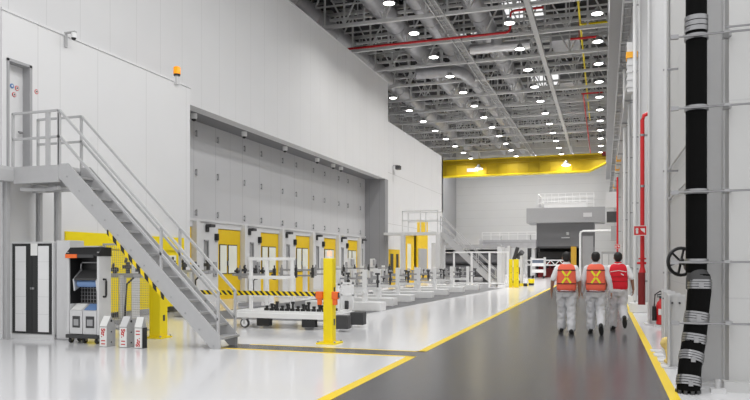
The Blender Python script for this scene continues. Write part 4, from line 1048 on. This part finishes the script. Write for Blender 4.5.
# wall conduits running horizontally between columns
b0 = None
for i, (y0_, y1_, z, lb) in enumerate(((13.0, 18.1, 3.05, 'lower thin horizontal conduit on the wall between the black pipe and the red fire main'), (13.0, 18.1, 3.75, 'upper thin horizontal conduit on the wall between the black pipe and the red fire main'),
                        (18.6, 22.8, 4.6, 'thin horizontal conduit on the wall bay behind the red fire main'))):
    o = MB().tube([(1.47, y0_, z), (1.47, y1_, z)], .022, 8).box(1.45, RW, y0_+.3, y0_+.34, z-.03, z+.03).box(1.45, RW, y1_-.4, y1_-.36, z-.03, z+.03).build('wall_conduit', M['steel'], smooth=True)
    tag(o, lb, 'pipe', 'thin wall conduits')
# red signs
for x, y, z, lb in ((.93, 20.0, 2.40, 'red fire equipment sign projecting from the wall beside the red fire main'), (.78, 45, 2.5, 'distant red fire sign projecting from the pipe-lined wall')):
    t = thing('fire_sign', (x, y, z), lb, 'sign', 'red fire signs on the pipe-lined wall')
    MB().box(x-.17, x+.17, y-.012, y+.012, z-.13, z+.13).build('plate', M['red'], t)
    MB().box(x-.17, x+.17, y-.014, y-.012, z+.12, z+.135).box(x-.17, x+.17, y-.014, y-.012, z-.135, z-.12).box(x-.17, x-.155, y-.014, y-.012, z-.135, z+.135).box(x+.155, x+.17, y-.014, y-.012, z-.135, z+.135).build('border', M['paper'], t)
    MB().box(x-.11, x-.05, y-.016, y-.012, z-.08, z+.07).box(x-.12, x-.04, y-.016, y-.012, z+.03, z+.045).prism([(x+.0, z+.06), (x+.12, z+.06), (x+.12, z-.07), (x+.07, z-.03), (x+.03, z+.0)], 'y', y-.016, y-.012).build('pictogram', M['paper'], t)
    MB().box(x+.17, 1.5, y-.01, y+.01, z-.02, z+.02).build('arm', M['steel'], t)
# bolted floor plate by far line
for x, y, lb in ((1.0, 23.3, 'low white concrete column foot behind the red hose cylinder'), (1.05, 27.9, 'low white concrete column foot farther along past the red hose cylinder')):
    t = thing('column_foot', (x, y, 0), lb, 'plinth', 'white column feet')
    MB().box(x-.25, x+.5, y-.75, y-.4, 0, .3).build('block', M['white'], t, bevel=.02)
    MB().cyl((x-.1, y-.58, .3), (x-.1, y-.58, .36), .03, n=8).cyl((x+.3, y-.58, .3), (x+.3, y-.58, .36), .03, n=8).build('bolt', M['steel'], t)

# ================================================================== PEOPLE
def person(x, y, label, legs, arms, shirt, vest_mat, xmark, long_sleeve, head_turn=0, bulk=1.0, rz=0):
    t = thing('person', (0, 0, 0), label, 'person')
    t['_org'] = (0, 0, 0)
    SH = 1.43
    hips = {-1: (-.095, 0, .90), 1: (.095, 0, .90)}
    # ---- body
    b = MB()
    b.loft([(0, 0, .82, .13, .10, 2.2), (0, 0, .92, .16, .115, 2.2), (0, 0, 1.05, .15, .105, 2.2), (0, .0, 1.2, .155, .11, 2.2), (0, -.005, 1.35, .175, .115, 2.3), (0, -.01, 1.43, .16, .095, 2.2), (0, -.005, 1.49, .085, .07, 2), (0, .0, 1.55, .058, .06, 2)], 20)
    b.capsule((0, -.005, 1.46), (0, .015, 1.60), .058, .056)
    b.ball((0, .02, 1.65), .082, .10, .11, 16)
    b.ball((0, .045, 1.595), .056, .07, .06)                          # jaw
    b.capsule((0, .118, 1.655), (0, .132, 1.625), .012, .016)         # nose
    b.capsule((-.025, .108, 1.585), (.025, .108, 1.585), .010)        # mouth
    b.capsule((-.04, .108, 1.685), (.04, .108, 1.685), .012)          # brow
    for s_ in (-1, 1): b.ball((s_*.086, .01, 1.64), .012, .024, .034, 10)
    for s_ in (-1, 1):
        kn, an = legs[s_]['knee'], legs[s_]['ankle']
        b.capsule(hips[s_], kn, .085, .06); b.capsule(kn, an, .058, .038)
        sh = Vector((s_*.185, -.01, SH)); el, wr, fd = [Vector(q) for q in arms[s_]]
        b.capsule(sh, el, .052, .042); b.capsule(el, wr, .042, .028)
        d = fd.normalized(); side = Vector((0, 1, 0)); side = (side-d*side.dot(d)).normalized(); nrm_ = d.cross(side)
        palm0 = wr+d*.03; palm1 = wr+d*.085
        for k in (-1.2, -.4, .4, 1.2): b.capsule(wr+side*k*.012, palm1+side*k*.021, .018, .015, 8)
        inw = Vector((-s_, 0, 0))
        for k, ln in ((-1.5, .055), (-.5, .072), (.5, .078), (1.5, .068)):
            p0 = palm1+side*k*.021; p1 = p0+d*ln*.5+inw*.006; p2 = p1+d*ln*.4+inw*.022
            b.capsule(p0, p1, .0095, .009, 8); b.capsule(p1, p2, .009, .0075, 8)
        p0 = wr+d*.03+side*.025; p1 = p0+d*.03+side*.028+inw*.01; p2 = p1+d*.03+side*.006+inw*.012
        b.capsule(p0, p1, .013, .011, 8); b.capsule(p1, p2, .011, .009, 8)
    body = b.build('body', M['skin'], t, remesh=.0075, decim=.4)
    # ---- eyes
    for s_ in (-1, 1): MB().ball((s_*.032, .108, 1.662), .012, .008, .009, 8).build('eye', M['black'], t, smooth=True)
    # ---- hair
    b = MB(); b.ball((0, .0, 1.685), .094, .112, .094, 18).ball((0, -.034, 1.635), .084, .074, .085, 14)
    b.build('hair', M['hair'], t, remesh=.012, disp=(.04, .012))
    # ---- trousers
    b = MB()
    b.loft([(0, 0, .79, .16, .13, 2.3), (0, -.01, .9, .196*bulk, .155, 2.4), (0, 0, .98, .178*bulk, .135, 2.3), (0, 0, 1.04, .17*bulk, .125, 2.2)], 20)
    for s_ in (-1, 1):
        kn, an = Vector(legs[s_]['knee']), Vector(legs[s_]['ankle'])
        b.capsule(hips[s_], kn, .118*bulk, .098); b.capsule(kn, an.lerp(kn, .07), .096, .085)
    b.build('trousers', M['trousers'], t, remesh=.013, disp=(.085, .045), decim=.6)
    # ---- shirt
    b = MB()
    b.loft([(0, 0, .98, .17*bulk, .125, 2.3), (0, 0, 1.1, .17*bulk, .125, 2.3), (0, 0, 1.3, .182*bulk, .13, 2.3), (0, -.005, 1.4, .185*bulk, .12, 2.3), (0, -.005, 1.47, .14, .10, 2.1), (0, 0, 1.52, .082, .078, 2), (0, 0, 1.555, .07, .068, 2)], 20)
    for s_ in (-1, 1):
        sh = Vector((s_*.18*bulk, -.01, SH-.02)); el, wr, fd = [Vector(q) for q in arms[s_]]
        if long_sleeve: b.capsule(sh, el, .077, .062); b.capsule(el, wr.lerp(el, .06), .06, .045)
        else: b.capsule(sh, el.lerp(sh, .12), .078, .066)
    b.build('shirt', shirt, t, remesh=.012, disp=(.08, .022), decim=.6)
    # ---- belt
    MB().loft([(0, 0, .965, .185*bulk, .143, 2.3), (0, 0, 1.0, .184*bulk, .142, 2.3)], 24).build('belt', M['dark'], t, smooth=True)
    # ---- vest
    z0 = .90
    prof = [(z0, .208, .158), (1.0, .207, .158), (1.15, .206, .157), (1.3, .208, .155), (1.38, .207, .148), (1.44, .19, .13), (1.485, .15, .108), (1.515, .10, .088)]
    v = MB().loft([(0, -.005, z, rx*bulk, ry_, 2.7) for z, rx, ry_ in prof], 32).build('vest', vest_mat, t, subd=1, disp=(.1, .012))
    def back(x_, z, off=.006):
        for (a, c) in zip(prof[:-1], prof[1:]):
            if a[0] <= z <= c[0]:
                f = (z-a[0])/(c[0]-a[0]); rx = (a[1]+(c[1]-a[1])*f)*bulk; ry_ = a[2]+(c[2]-a[2])*f
                q = max(0, 1-abs(x_/rx)**2.7)**(1/2.7); return (x_, -.005-ry_*q-off, z)
        return (x_, -.15, z)
    def strip(name, p, q, wd, m_, n=12, off=.008):
        p = Vector(p); q = Vector(q); d = (q-p).normalized(); s2 = Vector((-d.y, d.x)); vs = []; fs = []
        for o_ in (off, off-.012):
            for i in range(n+1):
                c = p.lerp(q, i/n)
                for e in (-1, 1):
                    u = c+s2*e*wd/2; vs.append(back(u.x, u.y, o_))
        L = 2*(n+1)
        for i in range(n):
            a = 2*i; fs += [(a, a+2, a+3, a+1), (L+a, L+a+1, L+a+3, L+a+2), (a, L+a, L+a+2, a+2), (a+1, a+3, L+a+3, L+a+1)]
        fs += [(0, 1, L+1, L), (2*n, L+2*n, L+2*n+1, 2*n+1)]
        MB().add(vs, fs).build(name, m_, v, smooth=True)
    if xmark:
        strip('reflective_cross', (-.09, 1.36), (.09, 1.10), .04, M['lime'])
        strip('reflective_cross', (.09, 1.36), (-.09, 1.10), .04, M['lime'], off=.011)
        strip('red_centre', (-.022, 1.235), (.022, 1.235), .035, M['vest'], 4, off=.014)
        for z in (1.375, 1.085): strip('dark_band', (-.19*bulk, z), (.19*bulk, z), .022, M['navy'], 16)
        strip('hem', (-.19*bulk, .915), (.19*bulk, .915), .02, M['navy'], 16)
    else:
        strip('white_piping', (-.17*bulk, 1.33), (.0, 1.36), .014, M['shirt'])
        strip('white_piping', (.0, 1.36), (.17*bulk, 1.33), .014, M['shirt'])
        strip('emblem', (.05, 1.29), (.11, 1.255), .022, M['shirt'], 6)
        for z in (1.12, 1.22): strip('quilt_seam', (-.19*bulk, z), (.19*bulk, z), .008, M['darkred'], 16)
        MB().lathe((0, 0, 1.49), [(.082, 0), (.078, .06)], 20).build('collar', vest_mat, v, smooth=True)
    # ---- shoes
    for s_ in (-1, 1):
        an = Vector(legs[s_]['ankle']); p_ = math.radians(legs[s_].get('pitch', 0)); yaw = legs[s_].get('out', .12)*s_
        d = Vector((math.sin(yaw)*math.cos(p_), math.cos(yaw)*math.cos(p_), -math.sin(p_))); u = Vector((0, math.sin(p_), math.cos(p_)))
        heel = an-u*.045-d*.04; toe = heel+d*.20
        b = MB().capsule(heel, heel+u*.03, .044, .05).capsule(heel+d*.03, toe-u*.005, .044, .042).capsule(an, heel+d*.11+u*.02, .045, .04)
        sh_ = b.build('shoe', M['shoe'], t, remesh=.011)
        b = MB(); s3 = d.cross(u)
        vs = []
        for o_ in (-.034, -.048):
            for k in range(16):
                a = 2*math.pi*k/16; vs.append(heel+d*.09+d*math.cos(a)*.15+s3*math.sin(a)*.05+u*o_)
        MB().add(vs, [tuple(range(15, -1, -1)), tuple(range(16, 32))]+[(k, (k+1) % 16, 16+(k+1) % 16, 16+k) for k in range(16)]).build('sole', M['sole'], sh_)
    t.location = (x, y, 0); t.rotation_euler = (0, 0, rz)
    return t

FL = .097
person(-.77, 15.45, 'man walking away in an orange vest over short white sleeves with bare forearms', 
       {-1: dict(knee=(-.10, .10, .49), ankle=(-.11, .10, FL)), 1: dict(knee=(.10, -.02, .49), ankle=(.10, -.16, FL))},
       {-1: ((-.285, -.06, 1.16), (-.315, .0, .90), (-.02, .1, -1)), 1: ((.26, -.04, 1.15), (.27, .05, .90), (-.02, .15, -1))},
       M['shirt'], M['vest'], True, False, rz=.05)
person(-.17, 15.6, 'man walking between two others in an orange vest and long pale sleeves',
       {-1: dict(knee=(-.10, .10, .49), ankle=(-.10, .08, FL)), 1: dict(knee=(.10, -.0, .50), ankle=(.10, -.32, .20), pitch=48)},
       {-1: ((-.25, -.05, 1.16), (-.285, .03, .91), (.0, .15, -1)), 1: ((.27, -.07, 1.16), (.32, -.04, .91), (.05, .05, -1))},
       M['shirtgrey'], M['vest'], True, True, bulk=1.0, rz=.03)
person(.30, 16.5, 'man walking away in a red padded vest beside the yellow floor line',
       {-1: dict(knee=(-.10, .08, .49), ankle=(-.10, .05, FL)), 1: dict(knee=(.10, .02, .52), ankle=(.11, -.33, .30), pitch=62)},
       {-1: ((-.25, -.05, 1.16), (-.27, .05, .91), (.0, .15, -1)), 1: ((.29, -.08, 1.17), (.33, .05, .93), (-.05, .2, -1))},
       M['shirt'], M['redvest'], False, False, bulk=1.02, rz=.05)

for o in bpy.data.objects:
    if '_org' in o: del o['_org']
